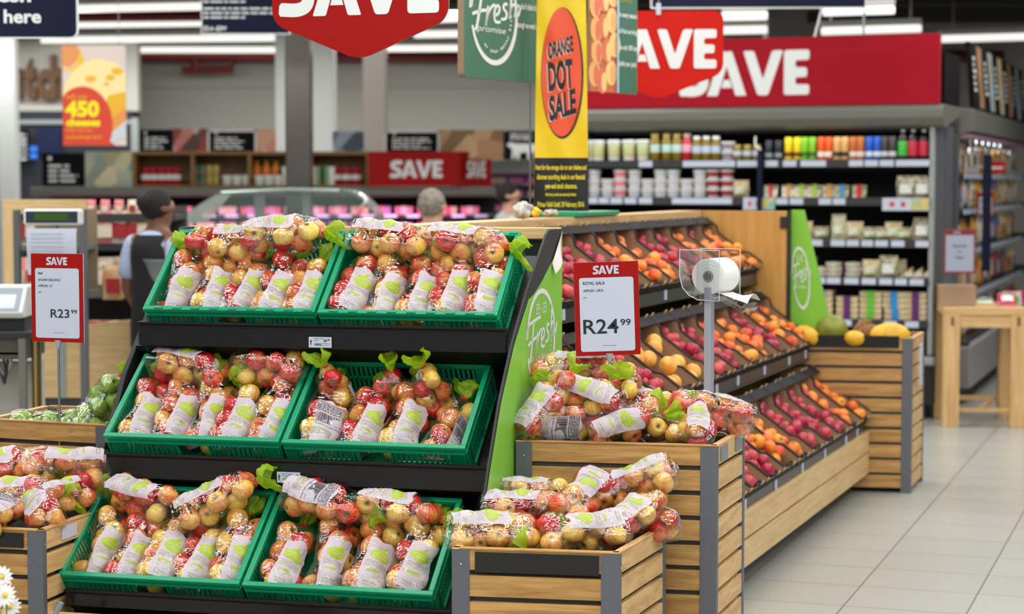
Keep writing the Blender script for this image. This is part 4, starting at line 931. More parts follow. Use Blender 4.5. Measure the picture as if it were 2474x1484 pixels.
melon('melon', 2065, 818, 10.2, .055, .04, mel, 'small yellow melon in front of the coconuts', 'melon', .1)
melon('coconut', 2082, 797, 10.36, .065, .04, coco, 'pointed brown coconut husk upright in the far bin', 'coconut', -.8)
melon('coconut', 2098, 803, 10.30, .06, .04, coco, 'brown coconut lying between green melon and big yellow melon', 'coconut', -.3)
melon('melon', 1975, 808, 10.4, .07, .05, melg, 'dull green melon behind the yellow-green one at left', 'melon', .3)
# ------------------------------------------------------------------ open chiller facing the aisle
FM = frame((.50, 14.22, 0), (.929, -.370, 0)); FI = FM.inverted()
def onplane(px, py, yl=0.0):                             # pixel -> chiller coordinates on the plane at depth yl
    a, b = FI @ Vector((0, 0, CAMH)), FI @ at(px, py, 10); d = b - a; t = (yl - a.y)/d.y; p = a + d*t; return p.x, p.z
ch = thing('open_chiller', 'black open chiller with grey canopy and red SAVE fascia', 'chiller', M=FM)
blk = mat('chiller_black', (16, 16, 17), .6); gry = mat('canopy_grey', (104, 105, 97), .45, bump=.02); gry2 = mat('trim_grey', (150, 158, 156), .4)
CW, CD = 2.5, .80
mb = MB(); mb.box(0, CW, CD-.04, CD, .1, 2.0); mb.build('back_panel', blk, ch)
mb = MB(); mb.box(0, .04, 0, CD, .1, 2.0); mb.build('side_panel', blk, ch)
mb = MB(); mb.box(CW-.035, CW-.005, 0, .05, .42, 1.98); mb.box(CW-.03, CW, .05, CD, .1, 1.99, 1); mb.box(CW, CW+.012, .38, .46, .1, 1.99, 1)
mb.build('side_panel', [gry2, mat('side_grey', (96, 98, 102), .4, .2)], ch, label='grey end panel')
mb = MB(); mb.box(0, CW, -.02, CD, .1, .44); mb.build('base', blk, ch)
mb = MB(); mb.box(-.02, CW+.02, -.05, .02, .37, .43); mb.build('bumper', gry2, ch, bevel=.015)
mb = MB(); mb.box(.05, CW-.05, .05, CD, 0, .1); mb.build('plinth', mat('plinth_dark', (40, 40, 42), .6), ch)
zc0 = onplane(2000, 312)[1]; zc1 = onplane(2000, 256)[1]
mb = MB(); pf = [(.02, zc0), (-.04, zc0+.02), (-.075, zc0+.07), (-.075, zc1-.03), (-.05, zc1), (CD, zc1), (CD, zc1-.03), (.06, zc0)]
mb.slab(pf, lambda y, z: (-.03, y, z), (CW+.09, 0, 0)); mb.build('canopy', gry, ch, bevel=.006)
mb = MB(); mb.box(.06, CW-.06, .08, .14, zc0-.02, zc0); mb.build('inner_rail', blk, ch)
zf1 = onplane(2000, 89)[1]
mb = MB(); mb.box(-.03, CW+.03, -.06, .02, zc1, zf1)
g = plane((0, -.062, 0), (1, 0, 0), (0, 0, 1)); xs, zs = onplane(1640, 232, -.06); xe, ze = onplane(1956, 122, -.06)
save_letters(mb, g, xe-2.98*(ze-zs+.012), zs-.005, ze-zs+.012, 1)
mb.build('fascia', [red2_m, offwhite_m], ch, bevel=.004)
mb = MB(); mb.box(CW-.16, CW+.03, .16, CD, zc1, zc1+.36); mb.build('end_board', mat('board_black', (14, 11, 14), .8, spec=.1), ch)
SH = [onplane(2000, y)[1] for y in (386, 478, 578, 669, 770)]
for i, z in enumerate(SH):
    mb = MB(); mb.box(.04, CW-.03, .0 if i < 2 else -.0, .55, z-.018, z); mb.box(.04, CW-.03, -.008, .004, z-.052, z+.002); s = mb.build('shelf', mat('shelf_dark', (46, 47, 50), .4), ch)
    segs = {0: [(1545, 1577), (1651, 1777), (1782, 1832), (1850, 1880), (1893, 1925), (1935, 1996), (2052, 2086), (2090, 2122), (2126, 2160), (2165, 2247)],
            1: [(1424, 1445), (1448, 1472), (1476, 1505), (1510, 1539), (1545, 1577), (1625, 1770), (1876, 1905), (1910, 1942), (1980, 2010), (2014, 2044)],
            2: [(1957, 1990), (2010, 2044), (2048, 2078), (2084, 2112), (2117, 2148), (2156, 2188), (2215, 2247)],
            3: [(1963, 1997), (2001, 2034), (2044, 2078), (2086, 2120), (2128, 2160), (2166, 2195), (2202, 2236)],
            4: [(1975, 2010), (2028, 2062), (2080, 2112), (2140, 2172), (2192, 2225)]}[i]
    cards([(onplane(a, 400)[0], onplane(b, 400)[0], -.013, -.009, z-.046, z-.004) for a, b in segs], 'price_strip', paper_m, s)
    if i == 1:
        for a, b in ((1798, 1874), (2134, 2247)): mb = MB(); xa, xb = onplane(a, 400)[0], onplane(b, 400)[0]; mb.box(xa, xb, -.02, -.015, z-.085, z+.0); mb.box(xa+(xb-xa)*.62, xb, -.021, -.0195, z-.08, z-.005, 1); [mb.box(xa+(xb-xa)*q, xa+(xb-xa)*(q+.10), -.021, -.0195, z-.06, z-.025, 2) for q in (.16, .40)]; mb.build('promotion_card', [paper_m, mat('promo_teal', (90, 180, 180), .5, rgb2=(230, 190, 60), vscale=25), mat('promo_red', (200, 70, 70), .5)], s)
# navy hanging strip on the chiller front
xa, za = onplane(1832, 330, -.05); zb = onplane(1832, 512, -.05)[1]
mb = MB(); mb.tube(spline([(xa-.02, -.05, za), (xa-.015, -.06, za-.06), (xa+.02, -.055, za-.09)], 5), .008, 6, 1); mb.box(xa-.005, xa+.03, -.055, -.045, zb-.25, za-.09)
t = mb.build('aisle_strip', [navy_m, offwhite_m]); t.matrix_world = FM; tag(t, 'narrow navy hanging strip with white hook on the chiller front', 'hanging strip')
# --- goods on the chiller shelves
PROD = {}
def prod(key, nm, builder):
    if key not in PROD: PROD[key] = (nm, builder)
def put(key, M, label, cat, group):
    nm, b = PROD[key]
    if callable(b): r = b(); PROD[key] = (nm, r); r.matrix_world = M; tag(r, label, cat, group); return r
    r = dup(b, label, group, M=M); return r
def lathe_thing(nm, parts, n=20):
    def b():
        r = thing(nm, '', '')
        for pn, prof, mm in parts: MB().lathe(prof, n).build(pn, mm, r, smooth=True)
        return r
    return b
W_ = mat('tub_white', (226, 228, 222), .45); LBL = mat('label_pale', (196, 206, 224), .5)
def jar(key, body, lid, lab, h, r, nm='jar'):
    prod(key, nm, lathe_thing(nm, [('jar_body', [(r*.9, 0), (r, .006), (r, h*.72), (r*.72, h*.82), (r*.72, h*.86)], body), ('lid', [(r*.78, h*.86), (r*.8, h*.87), (r*.8, h*.99), (r*.7, h)], lid), ('paper_label', [(r*1.01, h*.30), (r*1.015, h*.31), (r*1.015, h*.58), (r*1.01, h*.59)], lab)]))
def tub(key, body, lid, h, r, nm='tub', lab=None):
    pp = [('tub_body', [(r*.78, 0), (r*.8, .004), (r*.95, h*.86)], body), ('lid', [(r, h*.84), (r*1.03, h*.86), (r*1.03, h*.97), (r*.95, h)], lid)]
    if lab: pp.append(('tub_label', [(r*.84, h*.18), (r*.845, h*.2), (r*.94, h*.75), (r*.93, h*.76)], lab))
    prod(key, nm, lathe_thing(nm, pp))
def bottle(key, body, cap, lab, h, r):
    prod(key, 'bottle', lathe_thing('bottle', [('bottle_body', [(r*.92, 0), (r, .006), (r, h*.68), (r*.8, h*.78), (r*.36, h*.88), (r*.34, h*.92)], body), ('cap', [(r*.4, h*.92), (r*.42, h*.925), (r*.42, h*.99), (r*.36, h)], cap), ('paper_label', [(r*1.01, h*.12), (r*1.02, h*.13), (r*1.02, h*.6), (r*1.01, h*.61)], lab)]))
def can(key, body, band, h, r):
    prod(key, 'can', lathe_thing('can', [('can_body', [(r*.85, 0), (r, .01), (r, h*.9), (r*.88, h*.96), (r*.86, h)], body), ('can_band', [(r*1.005, h*.14), (r*1.01, h*.15), (r*1.01, h*.34), (r*1.005, h*.35)], band)]))
def C(nm, *rgb, r=.4): return mat(nm, rgb, r)
tub('yog', W_, W_, .145, .05, lab=mat('tub_green', (190, 206, 150), .5, rgb2=(200, 170, 110), vscale=14))
jar('olive', C('brine_gold', 128, 106, 18, r=.15), C('lid_gold', 210, 190, 110), C('label_aqua', 196, 222, 214), .19, .036); jar('redj', C('brine_red', 180, 30, 50, r=.15), C('lid_cream', 222, 214, 186), C('label_pink', 236, 170, 190), .19, .034)
jar('olv2', MATS['brine_gold'], W_, LBL, .168, .034); jar('sm', C('brine_amber', 140, 120, 50, r=.2), MATS['lid_gold'], LBL, .105, .032)
tub('dip', W_, W_, .062, .050, lab=C('tub_mauve', 150, 140, 160)); tub('dipw', W_, W_, .062, .050, lab=mat('tub_pale', (210, 208, 186), .5, rgb2=(190, 190, 220), vscale=30)); tub('dipr', W_, W_, .062, .050, lab=C('tub_red', 150, 50, 66)); tub('dipp', W_, W_, .062, .050, lab=C('tub_pink', 226, 130, 140))
can('canb', C('can_black', 40, 46, 52, r=.25), C('can_silver', 150, 158, 166, r=.25), .135, .027)
for k, c, b in (('cy', (246, 222, 30), (120, 60, 20)), ('cg', (140, 206, 40), (60, 110, 30)), ('co', (238, 96, 30), (240, 240, 230)), ('ct', (226, 176, 108), (60, 46, 40)), ('cbr', (196, 110, 50), (230, 220, 210)), ('cbl', (30, 90, 196), (220, 226, 236)), ('cs', (70, 60, 62), (206, 206, 210))):
    can(k, C('can_' + k, *c, r=.3), C('band_' + k, *b), .155, .0265)
bottle('bg', C('cola_dark', 36, 14, 16, r=.1), C('cap_white', 220, 220, 220), C('label_green', 70, 190, 70), .20, .034); bottle('br', MATS['cola_dark'], MATS['cap_white'], C('label_crimson', 206, 44, 70), .20, .034)
def soft(nm, w, h, d, ms, seed, lab=None):              # pillow pack: bulged, with crimped ends
    def b():
        r = thing(nm, '', ''); rnd = random.Random(seed)
        mb = MB(); P = [rnd.uniform(-.5, .5) for _ in range(9)]
        for s in (-1, 1): mb.grid(lambda u, v, s=s: ((u-.5)*w*(1-.05*math.sin(v*9+P[0])), s*d/2*max(0, math.sin(math.pi*min(max((v-.06)/.88, 0), 1)))**.55*math.sin(math.pi*u)**.5*(1+.15*math.sin(u*7+v*5+P[1])), v*h), 10, 12, 0)
        mb.build('wrapper', ms[0], r, smooth='all')
        if len(ms) > 1: mb = MB(); mb.grid(lambda u, v: ((u-.5)*w*.62, -d/2*1.02*math.sin(math.pi*(.19+u*.62))**.5-.003, h*.2+v*h*.42), 8, 4, 0); mb.build('pack_label', ms[1], r, smooth='all')
        return r
    return b
def tray_pack(nm, w, h, d, body, band, lid=None, wedge=False):
    def b():
        r = thing(nm, '', ''); mb = MB()
        if wedge: mb.slab([(-w/2, 0), (w/2, 0), (w/2, h)], lambda x, z: (x, 0, z), (0, d, 0))
        else: mb.slab([(-w*.46, 0), (w*.46, 0), (w/2, h), (-w/2, h)], lambda x, z: (x, 0, z), (0, d, 0))
        mb.build('pack', body, r, bevel=.004)
        mb = MB(); mb.box(-w*.16, w*.16, -.003, d, .002, h+.003) if not wedge else mb.box(0, w*.5, -.003, .0, .01, h*.45); mb.build('sleeve', band, r); return r
    return b
clearp = mat('pack_clear', (206, 198, 168), .2, rgb2=(120, 110, 84), vscale=35); tanp = mat('pack_tan', (190, 160, 110), .35, rgb2=(220, 206, 170), vscale=30); whp = C('pack_label_white', 222, 224, 220); grn_l = mat('pack_label_green', (216, 222, 206), .5, rgb2=(150, 170, 60), vscale=18)
prod('bag1', 'snack_bag', soft('snack_bag', .13, .15, .06, [clearp, whp], 1)); prod('bag2', 'snack_bag', soft('snack_bag', .12, .12, .06, [tanp, grn_l], 2)); prod('bag3', 'snack_bag', soft('snack_bag', .11, .085, .06, [clearp, grn_l], 3)); prod('bag4', 'snack_bag', soft('snack_bag', .10, .17, .05, [mat('pack_pale', (216, 210, 180), .3, rgb2=(180, 172, 130), vscale=30), grn_l], 4))
for k, c in (('wr', (206, 40, 50)), ('wo', (206, 150, 80)), ('wg', (160, 190, 60)), ('wb', (60, 150, 190))): prod(k, 'sandwich_pack', tray_pack('sandwich_pack', .10, .10, .05, clearp, C('sleeve_' + k, *c)))
prod('sw', 'sandwich_wedge', tray_pack('sandwich_wedge', .095, .075, .07, mat('bread', (214, 200, 150), .7, rgb2=(150, 130, 90), vscale=40), whp, wedge=True))
for k, c in (('tb', (40, 140, 206)), ('tp', (96, 36, 110)), ('tg', (96, 190, 50))): prod(k, 'salad_tray', tray_pack('salad_tray', .155, .036, .12, tanp, C('sleeve_' + k, *c)))
prod('flat', 'meat_pack', tray_pack('meat_pack', .11, .030, .10, mat('pack_meat', (206, 196, 190), .3, rgb2=(170, 130, 120), vscale=30), grn_l))
shn = ('top', 'second', 'third', 'fourth', 'lowest')
def on_shelf(i, px, key, desc, cat, depth=.03, up=0, tilt=0, rz=0):
    x, z = onplane(px, 400, depth)
    M = FM @ Matrix.Translation((x, depth, SH[i]+up)) @ Matrix.Rotation(rz, 4, 'Z') @ Matrix.Rotation(tilt, 4, 'X')
    put(key, M, desc, cat, 'goods on the chiller %s shelf: %s' % (shn[i], cat))
def nth(k): return ('first', 'second', 'third', 'fourth', 'fifth', 'sixth', 'seventh', 'eighth', 'ninth', 'tenth', 'eleventh', 'twelfth')[k]
for k, p in enumerate((1421, 1446, 1484, 1520, 1554)): on_shelf(0, p, 'yog', 'white and green tub on the chiller top shelf, %s from the banner' % nth(k), 'tub', .06)
for k, p in enumerate((1583, 1611, 1636)): on_shelf(0, p, 'olive', 'tall gold jar with aqua label on chiller top shelf, %s from left' % nth(k), 'jar', .05)
on_shelf(0, 1660, 'redj', 'red jar among the gold jars on the chiller top shelf', 'jar', .05)
for k, p in enumerate((1684, 1707, 1730)): on_shelf(0, p, 'olv2', 'gold jar with pale blue label right of the red jar, %s one' % nth(k), 'jar', .05)
for k in range(2): on_shelf(0, 1759, 'dip', 'white-lidded tub right of the gold jars, %s of two stacked' % ('lower', 'upper')[k], 'tub', .06, up=.066*k)
for k, p in enumerate((1782, 1806, 1829)): on_shelf(0, p, 'sm', 'small gold-lidded jar beside navy strip on top shelf, %s from left' % nth(k), 'small jar', .05)
for k, p in enumerate((1858, 1881)): on_shelf(0, p, 'canb', 'black and silver can right of the navy strip, %s from left' % nth(k), 'can', .04)
for c, nm, ps in (('cy', 'yellow', (1905, 1926)), ('cg', 'lime green', (1944, 1963)), ('co', 'bright orange', (1984, 2002)), ('ct', 'tan', (2022, 2041)), ('cbr', 'brown-orange', (2061, 2079)), ('cbl', 'blue', (2100, 2119)), ('cs', 'dark striped', (2137, 2156))):
    for k, p in enumerate(ps): on_shelf(0, p, c, '%s can on the chiller top shelf, %s of the pair' % (nm, ('left', 'right')[k]), 'can', .04)
on_shelf(0, 2181, 'bg', 'dark bottle with green label on the chiller top shelf', 'bottle', .05)
for k, p in enumerate((2206, 2232)): on_shelf(0, p, 'br', 'dark bottle with crimson label on top shelf, %s of two' % ('left', 'right')[k], 'bottle', .05)
for j, (p, n, key) in enumerate(((1436, 3, 'dipw'), (1469, 2, 'dipw'), (1499, 3, 'dipp'), (1534, 3, 'dipw'), (1566, 2, 'dipw'), (1597, 3, 'dipw'), (1628, 3, 'dipw'), (1660, 2, 'dipw'), (1692, 3, 'dipw'), (1724, 3, 'dipr'), (1758, 3, 'dipr'))):
    for k in range(n): on_shelf(1, p, key, 'white tub in the %s stack from the banner, second chiller shelf, %s' % (nth(j), ('bottom', 'middle' if n == 3 else 'top', 'top')[k]), 'tub', .06, up=.066*k)
on_shelf(1, 1790, 'bag2', 'tan snack pack at the end of the tub stacks', 'snack bag', .06)
for k, (p, key, d) in enumerate(((1862, 'wr', 'red'), (1905, 'wo', 'tan'), (1936, 'wg', 'green'), (1967, 'wg', 'lime'), (2003, 'wo', 'amber'), (2034, 'wb', 'blue'), (2076, 'wr', 'crimson'))): on_shelf(1, p, key, 'leaning sandwich pack with %s base, %s right of the navy strip' % (d, nth(k)), 'sandwich', .05, tilt=-.5, rz=.15)
for k, p in enumerate((2190, 2230)): on_shelf(1, p, 'bag1', 'clear snack bag above the long promotion card, %s one' % ('left', 'right')[k], 'snack bag', .05)
for k, p in enumerate((1455, 1490, 1600)): on_shelf(2, p, 'yog', 'white tub just showing above the wooden rack top, %s from left' % nth(k), 'tub', .08)
for k, (p, key) in enumerate(((1944, 'bag2'), (1985, 'bag3'), (2027, 'bag4'), (2066, 'bag2'), (2104, 'bag3'), (2133, 'bag3'), (2160, 'bag2'), (2187, 'bag3'), (2230, 'bag1'))): on_shelf(2, p, key, 'snack pack on the third chiller shelf, %s from the green poster' % nth(k), 'snack bag', .05, tilt=-.1)
for j, (p, n) in enumerate(((1950, 4), (1984, 2), (2016, 3), (2063, 3))):
    for k in range(n): on_shelf(3, p+2*(k % 2), 'flat', 'flat pack in the %s pile from the poster, fourth shelf, %s up' % (nth(j), nth(k)), 'packed food', .05, up=.034*k)
on_shelf(3, 2107, 'bag2', 'tan snack bag in the middle of the fourth chiller shelf', 'snack bag', .05); on_shelf(3, 2150, 'bag1', 'large clear snack bag left of the sandwich wedges', 'snack bag', .05); on_shelf(3, 2172, 'bag2', 'snack bag tucked behind the large clear one, fourth shelf', 'snack bag', .13)
for k, p in enumerate((2190, 2214, 2238)): on_shelf(3, p, 'sw', 'sandwich wedge on the fourth chiller shelf, %s from left' % nth(k), 'sandwich', .05)
for j, (p, n, key, d) in enumerate(((1988, 5, 'tb', 'blue'), (2050, 4, 'tp', 'purple'), (2107, 5, 'tg', 'green'), (2163, 5, 'tb', 'blue'), (2216, 5, 'tp', 'purple'))):
    for k in range(n): on_shelf(4, p+(4 if key == 'tb' and k < 2 and j == 3 else 0), key, 'salad tray with %s sleeve, %s stack from left, %s up' % (d, nth(j), nth(k)), 'salad tray', .05, up=.0385*k)
# ------------------------------------------------------------------ aisle chiller running away at right
BM = frame((3.19, 14.22, 0), (.335, .942, 0)); bx = thing('aisle_chiller', 'long chiller running away along the right aisle under dark picture boards', 'chiller', M=BM)
L2 = 6.0
mb = MB(); mb.box(0, L2, .55, .6, .1, 2.05); mb.build('back_panel', blk, bx)
mb = MB(); mb.box(0, .04, 0, .6, .1, 2.05); mb.build('end_panel', MATS['side_grey'], bx)
mb = MB(); mb.box(0, L2, -.1, .6, .12, .42); mb.build('base', mat('base_silver', (164, 160, 160), .35, .2), bx, bevel=.01); mb = MB(); mb.box(0, L2, -.02, .6, .0, .12); mb.build('plinth', blk, bx)
mb = MB(); mb.slab([(-.02, 1.94), (-.10, 1.96), (-.10, 2.12), (.6, 2.12), (.6, 1.94)], lambda y, z: (0, y, z), (L2, 0, 0)); mb.build('canopy', gry, bx, bevel=.006)
mb = MB(); mb.box(0, L2, -.09, -.02, 1.915, 1.94); mb.build('lamp_strip', mat('strip_mauve', (150, 110, 136), .5), bx)
mb = MB(); mb.slab([(-.10, 2.13), (-.06, 2.60), (-.03, 2.60), (-.07, 2.13)], lambda y, z: (0.02, y, z), (L2, 0, 0), 0)
gb = lambda u, v: (u, -.102+.04*(v/.47), 2.13+v); rb = random.Random(9)
for k in range(8):
    x = .08 + k*.72
    for q in range(6): mb.rect(lambda u, v: (u, -.1035+.04*(v/.47), 2.13+v), x+.03, x+rb.uniform(.12, .22), .12+q*.045, .145+q*.045, 1)
    mb.rect(lambda u, v: (u, -.1035+.04*(v/.47), 2.13+v), x+.3, x+.62, .01, .46, 2 + k % 3)
mb.build('picture_boards', [MATS['board_black'], offwhite_m, mat('photo_skin', (206, 160, 120), .5, rgb2=(120, 80, 50), vscale=7), mat('photo_sky', (150, 176, 200), .5, rgb2=(150, 130, 70), vscale=6), mat('photo_bread', (196, 190, 176), .5, rgb2=(170, 140, 70), vscale=8)], bx)
packm = [C('pk_%d' % i, *c) for i, c in enumerate(((214, 150, 40), (190, 60, 40), (226, 222, 214), (150, 60, 70), (236, 200, 60), (226, 130, 60), (120, 90, 60), (230, 210, 180), (70, 110, 180)))]
for i, mm in enumerate(packm): prod('pk%d' % i, 'packet', soft('packet', .17, .23, .06, [mm, packm[(i*2+2) % 9]], 20+i))
for si, z in enumerate((.44, .78, 1.10, 1.40, 1.66)):
    mb = MB(); mb.box(.04, L2, -.02 if si else -.08, .55, z-.025, z); mb.build('shelf', MATS['shelf_dark'], bx)
    cards([(x, x+.14, -.026 if si else -.086, -.021 if si else -.081, z-.035, z) for x in np.arange(.15, 4.5, .24)], 'price_strip', paper_m, bx)
    for k in range(19):
        x = .16 + k*.24; key = 'pk%d' % rb.choice((0, 1, 2, 3, 4, 5, 6, 7, 8) if si < 4 else (2, 2, 7, 0, 6))
        put(key, BM @ Matrix.Translation((x, .05, z)) @ Matrix.Rotation(rb.uniform(-.1, .1), 4, 'X'), 'snack packet on the aisle chiller %s shelf, %s along' % (('lowest', 'second lowest', 'middle', 'second highest', 'highest')[si], nth(k) if k < 12 else 'far end, number %d' % (k+1)), 'packet', 'packets on the aisle chiller')
for k in range(6):
    mb = MB(); x = .15+k*.42; mb.tube(spline([(x, -.06, 1.93), (x, -.06, 1.87), (x+.01, -.07, 1.83), (x+.04, -.06, 1.84)], 4), .009, 6); mb.build('hanging_hook', chrome_m, bx)
def flat_sign(nm, label, px, py, Y, w, h, rz, draw, ms, cat='sign', off=.012, hang=None, roll=0):
    c = at(px, py, Y); t = thing(nm, label, cat, tuple(c), rz); mb = MB()
    mb.box(-w/2, w/2, 0, off, -h/2, h/2); draw(mb, plane((-w/2, -.0012, -h/2), (w, 0, 0), (0, 0, h)), w, h); mb.build('board', ms, t)
    if hang:
        mb = MB()
        for x in hang: mb.tube([(x*w, off/2, h/2), (x*w, off/2, 3.7-c.z)], .003, 6)
        mb.build('hanging_wire', steel_m, t)
    return t
def arm(t, h):
    s_ = (t.location.y-14.22)/.942; xf = 3.19+.335*s_ - t.location.x; mb = MB(); mb.box(xf-.02, 0, .012, .018, h, h+.012); mb.build('sign_arm', chrome_m, t)
def d1(mb, f, w, h): mb.rect(f, .1, .9, .06, .82, 1); [mb.rect(lambda u, v: f(u, v) + Vector((0, -.001, 0)), .2, .2+a, b, b+.03, 2) for a, b in ((.3, .68), (.25, .62), (.2, .5))]; mb.text('R12', lambda u, v: f(u, v) + Vector((0, -.001, 0)), .22, .22, .13, 2, 'L', width=.5)
t = flat_sign('shelf_sign', 'small red-edged price sign on the aisle chiller shelves', 2381, 493, 14.7, .12, .165, -.1, d1, [red_m, paper_m, ink_m]); arm(t, .05)
t = flat_sign('shelf_sign', 'little red SAVE flag on the aisle chiller', 2409, 404, 15.2, .12, .09, -.1, lambda mb, f, w, h: save_letters(mb, lambda u, v: f(u, v), .17, .33, .225, 1), [red_m, offwhite_m]); arm(t, .0)
mb = MB(); mb.box(-.03, .03, 0, .02, .95, 1.80); o = mb.build('aisle_strip', navy_m); o.location = (at(2385, 500, 14.5).x, 14.5, 0); tag(o, 'navy upright strip on the aisle chiller front behind the small sign', 'hanging strip')
# ------------------------------------------------------------------ wooden table with clearance sign
TB = at(2277, 1033, z=0); TM = frame((TB.x, TB.y, 0), (.99, -.10, 0)); tt = thing('wooden_table', 'tall oak table with thick legs at the right edge of the photo', 'table', M=TM)
tw, td, th_ = .535, .62, .785; lg = .105
for x, y in ((0, 0), (tw-lg, 0), (0, td-lg), (tw-lg, td-lg)): mb = MB(); mb.box(x, x+lg, y, y+lg, 0, th_-.05); mb.build('leg', oak['z'], tt, bevel=.003)
mb = MB(); mb.box(0, tw, 0, td, th_-.05, th_); mb.build('table_top', oak['x'], tt, bevel=.003)
mb = MB(); mb.box(lg, tw-lg, .01, .035, th_-.13, th_-.05); mb.box(.045, .065, -.001, .001, th_-.12, th_-.06, 1); mb.box(tw-.065, tw-.045, -.001, .001, th_-.12, th_-.06, 1); mb.build('apron', [oak['x'], mat('tenon_dark', (110, 78, 44), .6)], tt)
mb = MB(); mb.box(lg, tw-lg, .03, .06, .10, .125); mb.build('stretcher', oak['x'], tt); mb = MB(); mb.box(lg, tw-lg, td-.06, td-.03, .12, .15); mb.build('stretcher', oak['x'], tt); mb = MB(); mb.bar((tw*.45, .05, .115), (tw*.75, td-.05, .13), .03, .02); mb.build('stretcher', oak['x'], tt)
c = TM @ Vector((.115, .15, th_)); t = thing('clearance_sign', 'red-edged Reduced To Clear sign in clear stand on the oak table', 'sign', c, -.1)
mb = MB(); g = plane((-.105, 0, .215), (.205, 0, 0), (0, 0, .29)); mb.slab([(0,0),(1,0),(1,1),(0,1)], g, (0, .003, 0)); f = lambda d: (lambda u, v: g(u, v) + Vector((0, -d, 0)))
mb.rect(f(.001), .06, .94, .05, .87, 1); save_letters(mb, lambda u, v: f(.001)(u, v), .31, .895, .07, 1, 0)
for s, y in (('Reduced', .60), ('To', .47), ('Clear', .34)): mb.text(s, f(.002), .5, y, .055, 2, bold=.03, width=.08*len(s)*.75)
mb.build('sign_card', [red_m, paper_m, ink_m], t); mb = MB(); mb.box(-.11, .105, -.004, -.0025, 0, .51); mb.box(-.11, .105, -.06, .08, 0, .004); mb.build('clear_stand', acry_m, t)
mb = MB(); mb.box(0, .24, .26, .46, 0, .13); o = mb.build('cardboard_box', mat('box_tan', (176, 140, 104), .8), bevel=.004); o.matrix_world = TM @ Matrix.Translation((.0, 0, th_)); tag(o, 'plain tan cardboard box behind the clearance sign on the oak table', 'box')
for i, (mm, dd) in enumerate(((C('sweet_pink', 190, 50, 90, r=.25), 'pink'), (C('sweet_green', 70, 170, 60, r=.25), 'green'), (C('sweet_silver', 190, 176, 190, r=.2), 'silver'), (MATS['sweet_pink'], 'deep pink'), (C('leaflet', 206, 220, 200), 'pale'))):
    prod('sweet%d' % i, 'sweet_packet', soft('sweet_packet', .12, .13, .05, [mm, whp], 40+i))
    put('sweet%d' % i, TM @ Matrix.Translation((.43+.03*i*(1 if i < 4 else -.8), .16+.09*i, th_)) @ Matrix.Rotation(-.9 if i < 4 else -1.5, 4, 'X'), '%s sweet packet heaped at the right end of the oak table' % dd, 'packet', 'sweet packets on the oak table')
# ------------------------------------------------------------------ meat cabinets and wooden cubbies along the back
DB = 18.4
def bx(px, Y=DB): return (px-1237)/F*Y*1.0
def bz(py, Y=DB): return at(1237, py, Y).z
X0, X1 = bx(80), bx(1195)
mc = thing('meat_cabinet', 'long grey-canopied meat cabinet across the back of the shop', 'chiller', (X0, DB, 0)); LM = X1-X0
cz0, cz1 = bz(476), bz(452)
mb = MB(); mb.slab([(-.02, cz0), (-.10, cz0+.02), (-.10, cz1), (.75, cz1), (.75, cz0)], lambda y, z: (0, y, z), (LM, 0, 0)); mb.build('canopy', gry, mc, bevel=.01)
mb = MB(); mb.box(0, LM, .70, .75, 0, cz0); mb.build('back_panel', blk, mc)
mb = MB(); mb.box(0, LM, -.1, .75, 0, .5); mb.build('base', gry2, mc)
MS = [bz(518), bz(556), bz(612), bz(680)]
for z in MS: mb = MB(); mb.box(0, LM, -.0, .7, z-.03, z); mb.build('shelf', MATS['shelf_dark'], mc); cards([(x, x+.12, -.006, -.001, z-.028, z-.002) for x in np.arange(.1, LM-.1, .21)], 'price_strip', paper_m, mc)
mt_ = [C('meat_pink', 226, 120, 150), C('meat_red', 216, 50, 96), C('meat_pale', 226, 190, 190), C('meat_mauve', 190, 130, 190), C('meat_peach', 230, 180, 140)]
for i, mm in enumerate(mt_): prod('mt%d' % i, 'meat_pack', tray_pack('meat_pack', .17, .07, .12, mm, mt_[(i+2) % 5]))
rb = random.Random(12)
for si, z in enumerate(MS):
    k = 0
    for x in np.arange(X0+.15, X1-.1, .205):
        k += 1
        put('mt%d' % rb.choice((0, 1, 2, 3, 4)), Matrix.Translation((x, DB+.08, z)) @ Matrix.Rotation(rb.uniform(-.15, .1), 4, 'X'), 'meat pack on the back cabinet %s shelf, number %d from left' % (('top', 'second', 'third', 'lowest')[si], k), 'packed meat', 'meat packs in the back cabinet')
cub = thing('cubby_shelf', 'brown wooden cubby shelf on top of the meat cabinet', 'shelf', (bx(322), DB, bz(452))); LC = bx(892)-bx(322); HC = bz(366)-bz(452)
br_ = wood('cubby_wood', 'x', (150, 110, 50), (120, 84, 34), .5)
mb = MB(); mb.box(0, LC, 0, .4, 0, .02); mb.build('bottom_board', br_, cub); mb = MB(); mb.box(0, LC, 0, .4, HC-.03, HC); mb.build('top_board', br_, cub); mb = MB(); mb.box(0, LC, .39, .41, 0, HC); mb.build('back_board', br_, cub)
for p in (322, 463, 600, 745, 884): x = bx(p)-bx(322); mb = MB(); mb.box(x, x+.03, 0, .39, .02, HC-.03); mb.build('divider', br_, cub)
zc_ = bz(452)+.02
jar('redpk', C('cup_red', 170, 24, 40), C('cup_lid', 190, 30, 50), W_, .16, .05, 'cup'); can('cang', C('tin_green', 70, 110, 80), C('tin_pink', 170, 110, 110), .09, .032); can('cany', C('tin_gold', 180, 160, 80), C('tin_buff', 190, 150, 100), .09, .032); bottle('ob', C('bottle_orange', 226, 140, 40), C('cap_orange', 230, 170, 60), C('label_orange', 236, 120, 40), .22, .04); tub('wt', W_, W_, .09, .05, lab=C('tub_grey', 206, 210, 200))
prod('wg2', 'carton', tray_pack('carton', .15, .17, .08, W_, C('carton_green', 110, 150, 90)))
